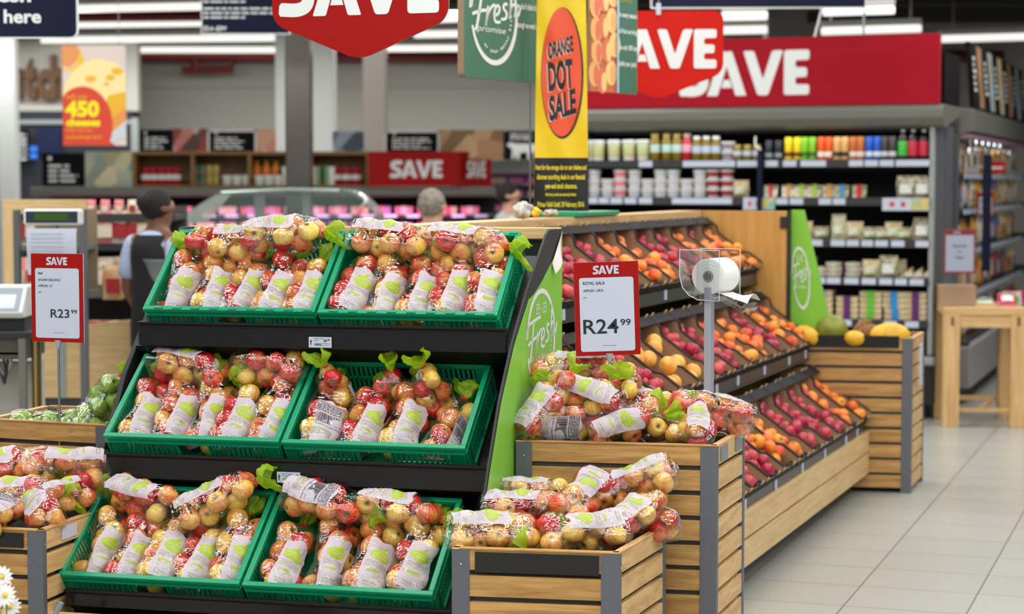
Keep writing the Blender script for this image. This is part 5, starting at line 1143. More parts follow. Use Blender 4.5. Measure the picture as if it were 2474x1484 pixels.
def cubput(key, px, d, desc, cat, up=0): put(key, Matrix.Translation((bx(px, DB+d), DB+d, zc_+up)), desc, cat, 'goods in the cubbies: ' + cat)
for k, p in enumerate((355, 372, 392, 410, 428)): cubput('redpk', p, .12, 'red and white cup in the leftmost cubby, %s from left' % nth(k), 'cup')
for k, p in enumerate((475, 492, 508, 524)):
    for j in range(2): cubput('cang' if k < 2 else 'cany', p, .1, 'small %s tin in the second cubby, column %s, %s' % ('green' if k < 2 else 'gold', nth(k), ('lower', 'upper')[j]), 'tin', up=.093*j)
for k, p in enumerate((550, 574, 598)): cubput('wt', p, .06, 'white tub at the front of the cubbies, %s from left' % nth(k), 'tub')
for k, p in enumerate((622, 645, 668)): cubput('ob', p, .2, 'orange bottle in the third cubby, %s from left' % nth(k), 'bottle'); cubput('wt', p+6, .05, 'white tub in front of the orange bottles, %s from left' % nth(k), 'tub')
for k, p in enumerate((702, 722, 770, 790)): cubput('wg2', p, .06, 'white carton with green print beside the steel column, %s one' % nth(k), 'carton')
for k, p in enumerate((812, 838, 862)): cubput('redpk', p, .12, 'red and white cup left of the red SAVE box, %s from left' % nth(k), 'cup')
def photo_mat(nm, a, b, c, sc=6):
    m = bpy.data.materials.new(nm); m.use_nodes = True; MATS[nm] = m; nt = m.node_tree; N = nt.nodes.new; L = nt.links.new; B = nt.nodes['Principled BSDF']
    tc = N('ShaderNodeTexCoord'); vo = N('ShaderNodeTexVoronoi'); vo.inputs['Scale'].default_value = sc; L(tc.outputs['Object'], vo.inputs[0])
    rp = N('ShaderNodeValToRGB'); rp.color_ramp.elements[0].color = lin(a); rp.color_ramp.elements[1].color = lin(c); e = rp.color_ramp.elements.new(.5); e.color = lin(b)
    sx = N('ShaderNodeSeparateColor'); L(vo.outputs['Color'], sx.inputs[0]); L(sx.outputs[0], rp.inputs[0]); L(rp.outputs[0], B.inputs['Base Color']); B.inputs['Roughness'].default_value = .5; return m
bb = mat('chalk_black', (20, 22, 26), .8, spec=.1)
def board(px0, px1, py0, py1, label, kind, pm=None, Y=DB-.0, z_off=0):
    x0, x1, z1, z0 = bx(px0, Y), bx(px1, Y), bz(py0, Y), bz(py1, Y); t = thing('wall_board', label, 'sign', (x0, Y, z0), group='boards above the cubbies'); w, h = x1-x0, z1-z0
    mb = MB(); mb.box(0, w, 0, .02, 0, h); f = plane((0, -.002, 0), (1, 0, 0), (0, 0, 1)); rr = random.Random(px0)
    if kind in 'tf':
        n = 4
        for q in range(n): scribble(mb, f, w*.14, w*(.6+.25*rr.random()), h*(.12+.15*q), h*.12, 1, rr)
        mb.patch(ell(w*.18, h*.84, h*.07, h*.07, 12), f, 1)
    if kind == 'f':
        e = h*.09
        for q in ((0, w, h-e, h), (0, e, 0, h), (w-e, w, 0, h)): mb.rect(f, *q, 1)
    if kind == 'c':   # cow outline
        for q in range(2): scribble(mb, f, w*.2, w*.8, h*(.82-.12*q), h*.09, 1, rr)
        cow = [(.10,.50),(.16,.60),(.26,.58),(.40,.55),(.90,.55),(1.0,.45),(.98,.02),(.90,.02),(.88,.25),(.80,.28),(.78,.02),(.70,.02),(.68,.26),(.48,.24),(.46,.02),(.38,.02),(.36,.25),(.30,.02),(.24,.04),(.26,.34),(.20,.42)]
        mb.add([f(a*w, b*h) for a, b in cow], [tuple(range(len(cow)))], 1)
    mb.build('panel', [pm or bb, offwhite_m], t); return t
ph1 = photo_mat('photo_stew', (60, 50, 44), (190, 70, 50), (226, 222, 210), 7); ph2 = photo_mat('photo_meat', (206, 140, 120), (226, 180, 140), (170, 100, 90), 6); ph3 = photo_mat('photo_fish', (40, 56, 64), (120, 140, 160), (200, 190, 190), 6); ph4 = photo_mat('photo_veg', (220, 180, 130), (150, 100, 60), (90, 120, 50), 5); ph5 = photo_mat('photo_cheese', (226, 214, 170), (120, 150, 150), (200, 180, 110), 6)
board(340, 421, 313, 366, 'black chalk-lettered board at the left end above the cubbies', 't'); board(421, 502, 311, 366, 'colourful food picture board with red food above the cubbies', 'p', ph1); board(504, 622, 314, 366, 'black board with a white frame left of the white column', 'f'); board(622, 668, 311, 366, 'pink meat picture board beside the white column', 'p', ph2)
board(805, 880, 318, 366, 'dark fish picture board between white and steel columns', 'p', ph3); board(930, 1062, 316, 366, 'black board with a white frame above the SAVE box', 'f'); board(1062, 1216, 314, 385, 'vegetable and meat picture board right of the framed board', 'p', ph4); board(1216, 1300, 316, 386, 'black board with white cow outline by the yellow banner', 'c', None, 20.9)
board(105, 207, 370, 450, 'large black lettered board at far left of the meat cabinet', 't', None, DB); board(208, 321, 366, 451, 'cheese picture board left of the wooden cubbies', 'p', ph5, DB)
# red box sign
xa, xb, xc = bx(890, 18.2), bx(1112, 18.2), bx(1186, 18.2); z0, z1 = bz(451, 18.2), bz(366, 18.2)
t = thing('save_box', 'red box sign with white SAVE on two faces over the meat cabinet', 'sign', (xa, 18.25, z0)); w, h = xb-xa, z1-z0; dx = xc-xb; dd = .55
mb = MB(); mb.slab([(0, 0), (w, 0), (w+dx, dd), (w+dx, dd+.06), (0, .06)], lambda x, y: (x, y, 0), (0, 0, h)); f = plane((0, -.003, 0), (1, 0, 0), (0, 0, 1)); save_letters(mb, f, w*.24, h*.25, h*.5, 1)
n = Vector((dd, -dx, 0)).normalized()*.004; d = Vector((dx, dd, 0)); f2 = lambda u, v: Vector((w, 0, 0)) + d*u + n + Vector((0, 0, v)); save_letters(mb, lambda u, v: f2(.2+u*.6/(2.98*h*.5), v), 0, h*.25, h*.5, 1)
mb.build('box', [red_m, offwhite_m], t)
# far purple-lit cabinet at right
Yf = 21.4; x0, x1 = bx(1090, Yf), bx(1420, Yf); t = thing('far_cabinet', 'purple-lit cabinet far back behind the yellow banner', 'chiller', (x0, Yf, 0))
za, zb = bz(420, Yf), bz(386, Yf); mb = MB(); mb.box(0, x1-x0, -.1, .7, za, zb); mb.build('canopy', gry, t, bevel=.01); mb = MB(); mb.box(0, x1-x0, .6, .7, 0, za); mb.build('back_panel', blk, t); mb = MB(); mb.box(0, x1-x0, -.1, .7, 0, .6); mb.build('base', gry2, t)
for si, py in enumerate((445, 475, 510)):
    z = bz(py, Yf); mb = MB(); mb.box(0, x1-x0, 0, .6, z-.03, z); mb.build('shelf', MATS['shelf_dark'], t)
    for k in range(7): put('mt%d' % rb.choice((0, 3, 3, 2)), Matrix.Translation((x0+.1+k*.2, Yf+.1, z)), 'meat pack in the far purple-lit cabinet, %s shelf, %s from left' % (('top', 'middle', 'low')[si], nth(k)), 'packed meat', 'meat packs in the far cabinet')
# dark service alcove at far left with blue-lit screens
a0, a1 = bx(40, 23), bx(322, 23); t = thing('service_alcove', 'dark service counter opening at far left with blue-lit screens', 'counter', (a0, 23, 0))
mb = MB(); mb.box(0, a1-a0, 0, .5, 0, bz(268, 23)); mb.build('opening', mat('alcove_dark', (30, 34, 44), .6), t); mb = MB(); mb.box(0, a1-a0, -.03, .0, bz(300, 23), bz(290, 23)); mb.build('rail', gry2, t)
scr = mat('screen_blue', (20, 40, 90), .3, emit=(70, 140, 250), estr=.9); s0 = at(82, 360, 22.9); 
for py in (360, 377): mb = MB(); z = bz(py, 22.95)-0; mb.box(bx(76, 22.95)-a0, bx(93, 22.95)-a0, -.06, -.04, z-.03, z+.03); mb.build('screen', scr, t)
mb = MB(); mb.box(bx(95, 22.95)-a0, bx(150, 22.95)-a0, -.05, -.03, bz(370, 22.95), bz(305, 22.95)); mb.build('dim_screen', mat('screen_dim', (20, 30, 60), .3, emit=(20, 40, 90), estr=.15), t)
mb = MB(); x0 = bx(44, 22.9)-a0; x1_ = bx(72, 22.9)-a0; zz0, zz1 = bz(395, 22.9), bz(312, 22.9); mb.box(x0, x1_, -.1, -.07, zz0, zz1); f = plane((x0, -.102, zz0), (1, 0, 0), (0, 0, 1))
for q in range(6): scribble(mb, f, .02, x1_-x0-.02, .04+q*(zz1-zz0-.06)/6, .03, 1, rb)
mb.build('menu_board', [bb, offwhite_m], t)
mb = MB(); x0 = bx(320, 22.5); mb.box(x0, x0+.07, 22.5, 22.6, 0, bz(285, 22.5)); o = mb.build('trim_8', gry2); struct(o)
# ------------------------------------------------------------------ snack gondola at left
Yg = 11.6; gx = lambda p: (p-1237)/F*Yg; gz = lambda y: at(1237, y, Yg).z
t = thing('snack_gondola', 'wooden-fronted snack gondola with grey shelves behind the left price sign', 'gondola', (gx(-40), Yg, 0)); gw = gx(420)-gx(-40); o0 = gx(-40)
mb = MB(); mb.slab([(gx(100)-o0, 0), (gx(425)-o0, 0), (gx(425)-o0, gz(757)), (gx(340)-o0, gz(763)), (gx(100)-o0, gz(790))], lambda x, z: (x, -.35, z if z > .1 else gz(946)), (0, .02, 0)); mb.build('front_board', ply['x'], t, bevel=.003)
mb = MB(); mb.box(gx(174)-o0, gx(188)-o0, -.356, -.35, gz(946), gz(790)); mb.build('joint_strip', gry2, t)
mb = MB(); mb.box(0, gw, -.33, .5, 0.02, gz(946)); mb.build('plinth', mat('plinth_grey', (66, 66, 70), .6), t)
mb = MB(); mb.box(0, gw, .45, .5, .2, gz(500)); mb.build('back_panel', mat('gondola_back', (70, 66, 62), .6), t)
for py, y0 in ((800, -.33), (705, -.02), (592, .05), (520, .08)):
    z = gz(py); mb = MB(); mb.box(gx(8)-o0, gw, y0, .46, z-.03, z); mb.box(gx(8)-o0, gw, y0-.012, y0, z-.035, z+.008); mb.build('shelf', gry if py > 600 else MATS['rail_grey'], t)
snm = [mat('snack_tan', (206, 186, 150), .35, rgb2=(186, 120, 60), vscale=14), C('snack_red', 170, 40, 46, r=.35), mat('snack_brown', (160, 130, 100), .35, rgb2=(206, 196, 180), vscale=14), C('snack_pink', 226, 130, 136, r=.35), C('snack_cream', 226, 214, 190, r=.35)]
for i, (a, b) in enumerate(((0, 1), (2, 4), (0, 4), (3, 4), (4, 1))): prod('sn%d' % i, 'snack_bag', soft('snack_bag', .13, .20, .05, [snm[a], snm[b]], 60+i))
for si, (py, ps, yy) in enumerate(((705, range(40, 400, 42), .06), (592, range(42, 400, 30), .12), (520, range(215, 400, 34), .12))):
    for k, p in enumerate(ps):
        put('sn%d' % rb.choice((0, 2, 0, 4, 1, 3) if si < 2 else (3, 3, 4)), Matrix.Translation((gx(p)*1.005, Yg+yy, gz(py))) @ Matrix.Rotation(rb.uniform(-.08, .12), 4, 'Y') @ Matrix.Scale(1.0 if si < 2 else .45, 4), 'snack bag on the gondola %s shelf, %s from left' % (('lower', 'middle', 'top')[si], nth(k) if k < 12 else 'last'), 'snack bag', 'snack bags on the gondola')
for k, p in enumerate((190, 215, 240, 265, 290, 315, 340, 372)): put('sn%d' % (0, 1, 4)[k % 3], Matrix.Translation((gx(p), Yg-.28, gz(800)+.02)) @ Matrix.Rotation(-1.25, 4, 'X') @ Matrix.Scale(.8, 4), 'snack bag lying behind the wooden front board, %s from left' % nth(k), 'snack bag', 'snack bags in the gondola tray')
put('sn0', Matrix.Translation((gx(282), Yg-.10, gz(722))), 'red-ended snack bag hanging over the shelf edge beside the woman', 'snack bag', 'hanging snack bag')
# wooden end frame of the gondola at far left
Ye = 10.6; ex_ = lambda p: (p-1237)/F*Ye; ez_ = lambda y: at(1237, y, Ye).z
t = thing('wooden_end_frame', 'light wooden end frame of shelving at far left behind the scale', 'shelving', (ex_(0), Ye, 0)); q0 = ex_(0)
mb = MB(); mb.box(ex_(8)-q0, ex_(207)-q0, 0, .03, ez_(507), ez_(482)); mb.build('top_rail', ply['x'], t); mb = MB(); mb.box(ex_(8)-q0, ex_(32)-q0, 0, .03, ez_(700), ez_(507)); mb.build('upright', ply['z'], t)
mb = MB(); mb.box(ex_(32)-q0, ex_(46)-q0, .0, .05, 0, ez_(507)); mb.build('grey_upright', MATS['side_grey'], t); mb = MB(); mb.box(ex_(190)-q0, ex_(207)-q0, .0, .05, 0, ez_(507)); mb.build('grey_upright', MATS['side_grey'], t)
for py in (592, 690): mb = MB(); mb.box(ex_(32)-q0, ex_(200)-q0, .02, .35, ez_(py)-.03, ez_(py)); mb.build('shelf', gry, t)
mb = MB(); mb.box(ex_(46)-q0, ex_(200)-q0, .36, .38, ez_(700), ez_(507)); mb.build('back_panel', mat('frame_back', (136, 116, 92), .6), t)
# ------------------------------------------------------------------ weighing scale on its stand
Yw = 8.6; wx = lambda p: (p-1237)/F*Yw; wz = lambda y: at(1237, y, Yw).z
cx = wx(128); t = thing('weighing_scale', 'white weighing scale with green pole display and slanted key panel', 'scale', (cx, Yw, wz(795))); b0 = wz(795); L_ = lambda p: wx(p)-cx; Zl = lambda y: wz(y)-b0
wp = mat('scale_white', (214, 218, 214), .4)
mb = MB(); mb.box(L_(56), L_(196), 0, .07, Zl(545), Zl(505)); mb.build('display_head', wp, t, bevel=.012)
mb = MB(); mb.box(L_(64), L_(188), -.004, .0, Zl(538), Zl(511)); o = mb.build('display_bezel', mat('bezel_navy', (40, 48, 62), .3), t); mb = MB(); mb.box(L_(84), L_(166), -.006, -.003, Zl(533), Zl(516)); mb.build('green_screen', mat('lcd_green', (40, 66, 20), .2, emit=(60, 96, 20), estr=.35), o)
mb = MB(); mb.tube([(L_(128), .03, 0), (L_(128), .03, Zl(540))], .02, 12); mb.build('display_pole', chrome_m, t, smooth=True)
mb = MB(); mb.grid(lambda u, v: (L_(68)+u*(L_(188)-L_(68)), -.02-.01*math.sin(v*5), Zl(552)-v*.2), 6, 6)
f = plane((L_(68), -.0325, Zl(552)), (1, 0, 0), (0, 0, -1)); 
for q in range(8): scribble(mb, f, .02, .16, .02+.018*q, .006, 1, rb)
mb.build('paper_sheets', [paper_m, mat('pale_print', (180, 184, 190), .6)], t, smooth='all')
mb = MB(); mb.slab([(-.03, Zl(765)), (-.05, Zl(750)), (.05, Zl(690)), (.22, Zl(690)), (.22, Zl(765))], lambda y, z: (L_(-60), y-.1, z), (L_(72)-L_(-60), 0, 0)); kb = mb.build('scale_body', wp, t, bevel=.008)
mb = MB(); a, b = Vector((L_(-50), -.145, Zl(747))), Vector((L_(-50), -.058, Zl(695))); nn = Vector((0, -.55, .83))*.003; f = lambda u, v: a.lerp(b, v) + Vector((u, 0, 0)) + nn; wd = L_(62)-L_(-50); mb.slab([(0,0),(wd,0),(wd,1),(0,1)], f, -nn, 0); mb.rect(lambda u, v: f(u, v)+nn*.3, wd*.45, wd*.9, .1, .7, 1); mb.build('key_panel', [mat('panel_grey', (150, 160, 170), .3), mat('panel_pale', (206, 214, 220), .3)], kb)
mb = MB(); mb.box(L_(-60), L_(70), -.10, .14, 0, Zl(765)); mb.build('feet', black_m, t)
st = thing('scale_stand', 'steel-legged stand carrying the weighing scale, cables beneath', 'stand', (cx, Yw, 0))
mb = MB(); mb.box(L_(-80), L_(150), -.16, .24, b0-.03, b0); mb.build('top_plate', mat('stand_dark', (54, 56, 62), .3, .4), st, bevel=.004); mb = MB(); mb.box(L_(-80), L_(78), -.14, .2, b0-.12, b0-.03); mb.build('drawer', mat('stand_brown', (86, 78, 70), .4, .4), st)
for p in (70, -70):
    mb = MB(); mb.bar((L_(p), -.14, 0), (L_(p), -.14, b0-.03), .03, .03); mb.build('leg', steel_m, st)
mb = MB(); mb.tube([(L_(97), -.1, 0), (L_(97), -.1, b0-.03)], .022, 14); mb.build('leg', mat('brass_leg', (196, 176, 120), .2, .9), st, smooth=True)
mb = MB(); mb.box(L_(-70), L_(70), -.14, .2, wz(845)-.01, wz(845)); mb.build('lower_shelf', MATS['stand_dark'], st)
for k in range(3): mb = MB(); mb.tube(spline([(L_(10-20*k), -.05, b0-.12), (L_(40-10*k), -.12, wz(860)), (L_(20), -.1, wz(900+10*k)), (L_(-10), -.05, wz(850))], 8), .006, 8); mb.build('cable', mat('cable_%s' % ('black' if k else 'grey'), (40, 40, 42) if k else (150, 150, 150), .5), st, smooth=True)
mb = MB(); mb.box(L_(-90), L_(64), .05, .3, .0, wz(880)); mb.build('side_box', mat('stand_box', (170, 168, 160), .5), st)
# ------------------------------------------------------------------ hanging signs
def hexsign(label, cx, Y, ybot, wpx, rz, red, cut=None):
    """shield-shaped SAVE card with rounded corners; hung from the ceiling"""
    w = wpx/F*Y; c = at(cx, ybot, Y); t = thing('hanging_sign', label, 'hanging sign', tuple(c), rz, 'red shield-shaped SAVE signs'); k = w/.685
    base = [(0, 0), (.335, .135), (.335, .455), (-.335, .455), (-.335, .135)]
    def rnd_poly(P, r, n=6):
        out = []
        for i, p in enumerate(P):
            p = Vector(p); a = (Vector(P[i-1])-p).normalized()*r; b = (Vector(P[(i+1) % len(P)])-p).normalized()*r
            for q in range(n+1): s = q/n; out.append(tuple((p+a)*(1-s)**2 + p*2*s*(1-s) + (p+b)*s*s))
        return out
    poly = [(x*k, y*k) for x, y in rnd_poly(base, .055)]
    f = lambda d: (lambda u, v: (u, -d, v)); mb = MB(); mb.slab(poly, f(0), (0, .008, 0), 0, 2)
    save_letters(mb, f(.002), -.302*k, .158*k, .202*k, 1); mb.build('card', [red, offwhite_m, cardedge_m], t)
    mb = MB(); mb.box(-.012, .012, -.006, .012, .435*k, .495*k); mb.build('clip', paper_m, t)
    mb = MB(); mb.tube([(0, .004, .475*k), (0, .004, 3.7-c.z)], .002, 6); mb.build('hanging_cord', steel_m, t); return t
hexsign('large red shield-shaped SAVE card hanging above the apple rack', 868, 7.0, 146, 470, -.33, red_m)
hexsign('smaller red shield-shaped SAVE card hanging in front of the chiller fascia', 1590, 10.3, 240, 318, -.06, mat('sign_red_bright', (196, 26, 14), .55, spec=.15))
# green double card with the badge
c = at(1121, 186, 8.2); t = thing('hanging_card', 'dark green corrugated card with white hand-lettered badge, left of the yellow banner', 'hanging sign', tuple(c), math.radians(61)); w = .74
f = lambda d: (lambda u, v: (u, -d, v)); mb = MB(); mb.slab([(x, y) for x, y in rrect(0, w, 0, .62, .02)], f(0), (0, .03, 0), 0, 2)
fresh_logo(mb, lambda u, v: f(.002)(.25 + u*.44, .065 + v*.30), 1, pnp=False)
for s, y in (("quality is not up to us, if", .375), ("we don't think it's good", .305), ("enough we won't sell it.", .225)): mb.text(s, f(.002), .445, y, .036, 1, 'L', width=.235, bold=.03)
mb.build('card', [signgreen_m, offwhite_m, cardedge_m], t); mb = MB(); mb.tube([(w/2, .012, .6), (w/2, .012, 3.7-c.z)], .002, 6); mb.tube([(w*.80, .012, 0), (w*.80, .012, -.55)], .004, 6); mb.build('hanging_cord', steel_m, t)
c = at(1424, 220, 9.05); t = thing('hanging_card', 'dark green card with a peach photograph, right of the yellow banner', 'hanging sign', tuple(c), math.radians(57)); w = .44
pm = photo_mat('photo_peach', (240, 170, 110), (220, 110, 80), (246, 206, 130), 12); mb = MB(); mb.slab([(0,0),(w,0),(w,.62),(0,.62)], f(0), (0, .012, 0), 0, 2); mb.rect(f(.002), .0, .245, .0, .62, 3)
rr = random.Random(4)
for q, (u, v) in enumerate(((.04,.08),(.11,.05),(.19,.09),(.06,.18),(.15,.19),(.22,.22),(.05,.28),(.12,.30),(.19,.33),(.04,.39),(.12,.42),(.20,.45))): mb.patch(ell(u, v, .052, .058, 20), f(.003+.0004*q), 4 + q % 3); mb.patch(ell(u+.015, v-.005, .024, .045, 16), f(.0032+.0004*q), 4+(q+1) % 3)
mb.rect(f(.0105), .232, .25, 0, .62, 7)
for s, y in (('Freshness', .48), ('delivered', .42)): mb.text(s, f(.003), .27, y, .03, 8, 'L', width=.11)
for s, y in (("In every season", .345), ("of fruit we bring", .27), ("you only 100% ripe", .195), ("picks per pack", .12)): mb.text(s, f(.003), .265, y, .032, 1, 'L', width=.165, bold=.03)
mb.build('card', [signgreen_m, offwhite_m, cardedge_m, mat('peach_deep', (206, 110, 70), .5), mat('peach_a', (240, 178, 110), .5), mat('peach_b', (226, 120, 84), .5), mat('peach_c', (244, 206, 130), .5), mat('sky_strip', (170, 206, 226), .5), lime_m], t)
mb = MB(); mb.tube([(w/2, .006, .6), (w/2, .006, 3.7-c.z)], .002, 6); mb.build('hanging_cord', steel_m, t)
# yellow banner
Yb = 8.66; c = at(1356, 510, Yb); t = thing('hanging_banner', 'long yellow ORANGE DOT SALE banner with black foot hanging over the fruit rack', 'hanging banner', tuple(c), .0); sc = Yb/F
def bf(d): return lambda u, v: (u*(1-.00022*v)*sc, -d - .012*math.cos(min(max(u/68, -1), 1)*1.45) + .004*math.sin(v*.03+u*.08), v*sc)
g0, g1 = bf(0), bf(.0035)
mb = MB(); mb.grid(lambda a, b: g0(-66+132*a, 128+b*520), 16, 60, 0); mb.grid(lambda a, b: g0(-66+132*a, 0+b*128), 16, 12, 1); mb.grid(lambda a, b: tuple(Vector(g0(-66+132*a, b*648)) + Vector((0, .035, 0))), 16, 30, 0)
mb.add(*polygrid(ell(2, 331, 55, 157, 40), bf(.003)), 3); mb.add(*polygrid(ell(0, 333, 52, 154, 40), bf(.0045)), 2)
def bt(s, x, y, h, wdt, mi, d=.0065, sh=0, rise=.12):
    gg = bf(d); mb.text(s, lambda u, v: gg(u, v + (u-x)*rise), x, y, h, mi, bold=.04, width=wdt, shear=sh)
for d, mi, o in ((.0062, 5, 2.5), (.0072, 3, 0)):
    bt('ORANGE', -2-o, 372-o, 40, 66, mi, d, -.05, .30); bt('DOT', -1-o, 290-o, 72, 64, mi, d, -.05, .14); bt('SALE', 4-o, 224-o, 62, 68, mi, d, -.05, .30)
for s, y, h, wdt in (('Hunt for the orange dot on our shelves and', 93, 17, 126), ('discover scorching deals in our financial', 70, 17, 118), ('year-end stock clearance.', 48, 17, 78), ('But hurry, stocks are seriously limited.', 32, 10, 74), ('Prices Valid Until: 29 February 2016', 4, 17, 112)): mb.text(s, bf(.006), -1, y+2, h, 4, width=wdt, bold=.03)
mb.build('banner_cloth', [yellow_m, mat('banner_black', (22, 20, 18), .5), orange_m, ink_m, mat('yellow_print', (226, 206, 40), .5), mat('halo_pink', (246, 190, 176), .5)], t, smooth=True)
mb = MB(); mb.tube([(0, .01, 640*sc), (0, .01, 3.7-c.z)], .003, 6); mb.build('hanging_cord', steel_m, t)
# navy boards
def navy(label, x0, x1, y0, y1, Y, draw, rz=0, round_=.02, hang=True):
    a, b = at(x0, y1, Y), at(x1, y0, Y); w, h = b.x-a.x, b.z-a.z; t = thing('navy_board', label, 'hanging sign', tuple(a), rz); mb = MB(); f = lambda d: (lambda u, v: (u, -d, v))
    mb.slab(rrect(0, w, 0, h, round_), f(0), (0, .02, 0), 1, 1); mb.patch([(x, y) for x, y in rrect(.008, w-.008, .008, h-.008, round_*.8)], f(.0015), 0); draw(mb, f(.003), w, h); mb.build('board', [navy_m, offwhite_m], t)
    mb = MB(); [mb.tube([(w*q, .01, h), (w*q, .01, 3.7-a.z)], .003, 6) for q in (.25, .75)]; mb.build('hanging_wire', steel_m, t); return t
k = 9.5/F
navy('navy sign with white lettering ending in here, top left corner of the photo', -160, 186, -120, 93, 9.5, lambda mb, f, w, h: (mb.text('here', f, 214*k, 36*k, 33*k, 1, bold=.03, width=90*k), mb.text('fresh', f, 175*k, 86*k, 33*k, 1, bold=.03, width=120*k)), 0, .035)
k2 = 13.5/F
def nd(mb, f, w, h):
    rr = random.Random(8)
    for q in range(7): scribble(mb, f, 6*k2, 178*k2*(1 if q % 3 else .6), (38+q*10.5+(6 if q > 2 else 0))*k2, 6.5*k2, 1, rr)
    mb.text('ck n', f, 30*k2, 9*k2, 10*k2, 1, bold=.03, width=22*k2); mb.text('ay', f, 55*k2, 9*k2, 10*k2, 1, bold=.03, width=14*k2)
    for x in (6, 38):
        for q in ((x, x+11, 7, 9), (x, x+11, 18, 20), (x, x+2, 7, 20), (x+9, x+11, 7, 20)): mb.rect(f, *[z*k2 for z in q], 1)
        mb.text('P', f, (x+5.5)*k2, 10*k2, 7*k2, 1, bold=.03)
navy('navy notice board with lines of small white print beside the red shield sign', 486, 700, -130, 83, 13.5, nd, 0, .004)
navy('dark navy board edge at the top of the photo right of the small SAVE shield', 1572, 2092, -150, 21, 12.0, lambda mb, f, w, h: None, -.03, .01)
xq = onplane(1968, 88, -.02)[0]; q0 = FM @ Vector((xq, -.02, zf1)); mb = MB(); mb.bar(q0+Vector((.05, 0, .20)), q0, .035, .01); o = mb.build('bracket', white_m); tag(o, 'white slanted bracket standing on the chiller fascia', 'bracket')
mb = MB(); xq = onplane(2086, 88, -.02)[0]; q0 = FM @ Vector((xq, -.02, zf1)); mb.tube([q0, q0+Vector((.02, 0, 3.7-zf1))], .008, 8); tag(mb.build('hanging_rod', chrome_m, smooth=True), 'thin steel rod rising from the chiller fascia', 'rod')
# cheese poster
Yp = 15.0; kp = Yp/F; a = at(153, 352, Yp); t = thing('cheese_poster', 'hanging poster of yellow cheese with a red disc reading 450 cheeses', 'hanging poster', tuple(a), .0); w, h = 152*kp, 240*kp; mb = MB(); F2 = lambda d: (lambda u, v: (u*kp, -d, v*kp))
mb.box(0, w, 0, .01, 0, h); g = F2
mb.rect(g(.002), 0, 152, 0, 240, 1); mb.patch([(0, 60), (152, 40), (152, 175), (130, 200), (80, 208), (40, 196), (12, 160), (0, 120)], g(.003), 2)
mb.patch([(90, 60), (152, 30), (152, 130), (110, 120)], g(.0035), 5); mb.patch([(60, 20), (152, 92), (152, 60), (90, 0)], g(.004), 6); mb.patch([(95, 14), (152, 60), (152, 20), (120, 8)], g(.0045), 8)
mb.patch([(0, 240), (0, 190), (20, 188), (38, 205), (44, 225), (36, 240)], g(.003), 7); mb.patch([(44, 232), (34, 196), (20, 184), (0, 186), (0, 180), (24, 178), (42, 192), (54, 200)], g(.0035), 4)
for x, y, a_, b_ in ((68, 160, 13, 8), (132, 178, 14, 8), (115, 163, 11, 7), (106, 148, 6, 5)): mb.patch(ell(x, y, a_, b_, 18), g(.0045), 5)
P = [(x, y) for x, y in ell(48, 50, 72, 92, 40)]; P = [(min(max(x, 0), 152), min(max(y, 0), 240)) for x, y in P]; mb.patch(P, g(.005), 3); mb.patch([(0, 0), (126, 0), (96, 24), (60, 34), (0, 40)], g(.0052), 3)
mb.text('with over', g(.007), 9, 112, 12, 4, 'L', width=52); mb.text('450', g(.007), 6, 68, 40, 9, 'L', bold=.05, width=82); mb.text('cheeses', g(.007), 8, 46, 20, 9, 'L', bold=.05, width=82); mb.text('why not try', g(.007), 8, 31, 12, 4, 'L', width=62); mb.text('something new?', g(.007), 8, 14, 12, 4, 'L', width=86)
mb.build('poster_sheet', [paper_m, mat('poster_pinkish', (222, 206, 196), .5), mat('cheese_pale', (246, 226, 160), .5), mat('disc_red', (214, 66, 36), .5), mat('print_amber', (244, 190, 40), .5), mat('cheese_gold', (234, 180, 30), .5), mat('board_orange', (232, 150, 70), .5), mat('fig_orange', (230, 150, 90), .5), mat('knife_grey', (206, 210, 216), .4), mat('print_yellow', (250, 232, 20), .5)], t)
mb = MB(); [mb.tube([(w*q, .005, h), (w*q, .005, 3.7-a.z)], .003, 6) for q in (.1, .9)]; mb.build('hanging_wire', steel_m, t)
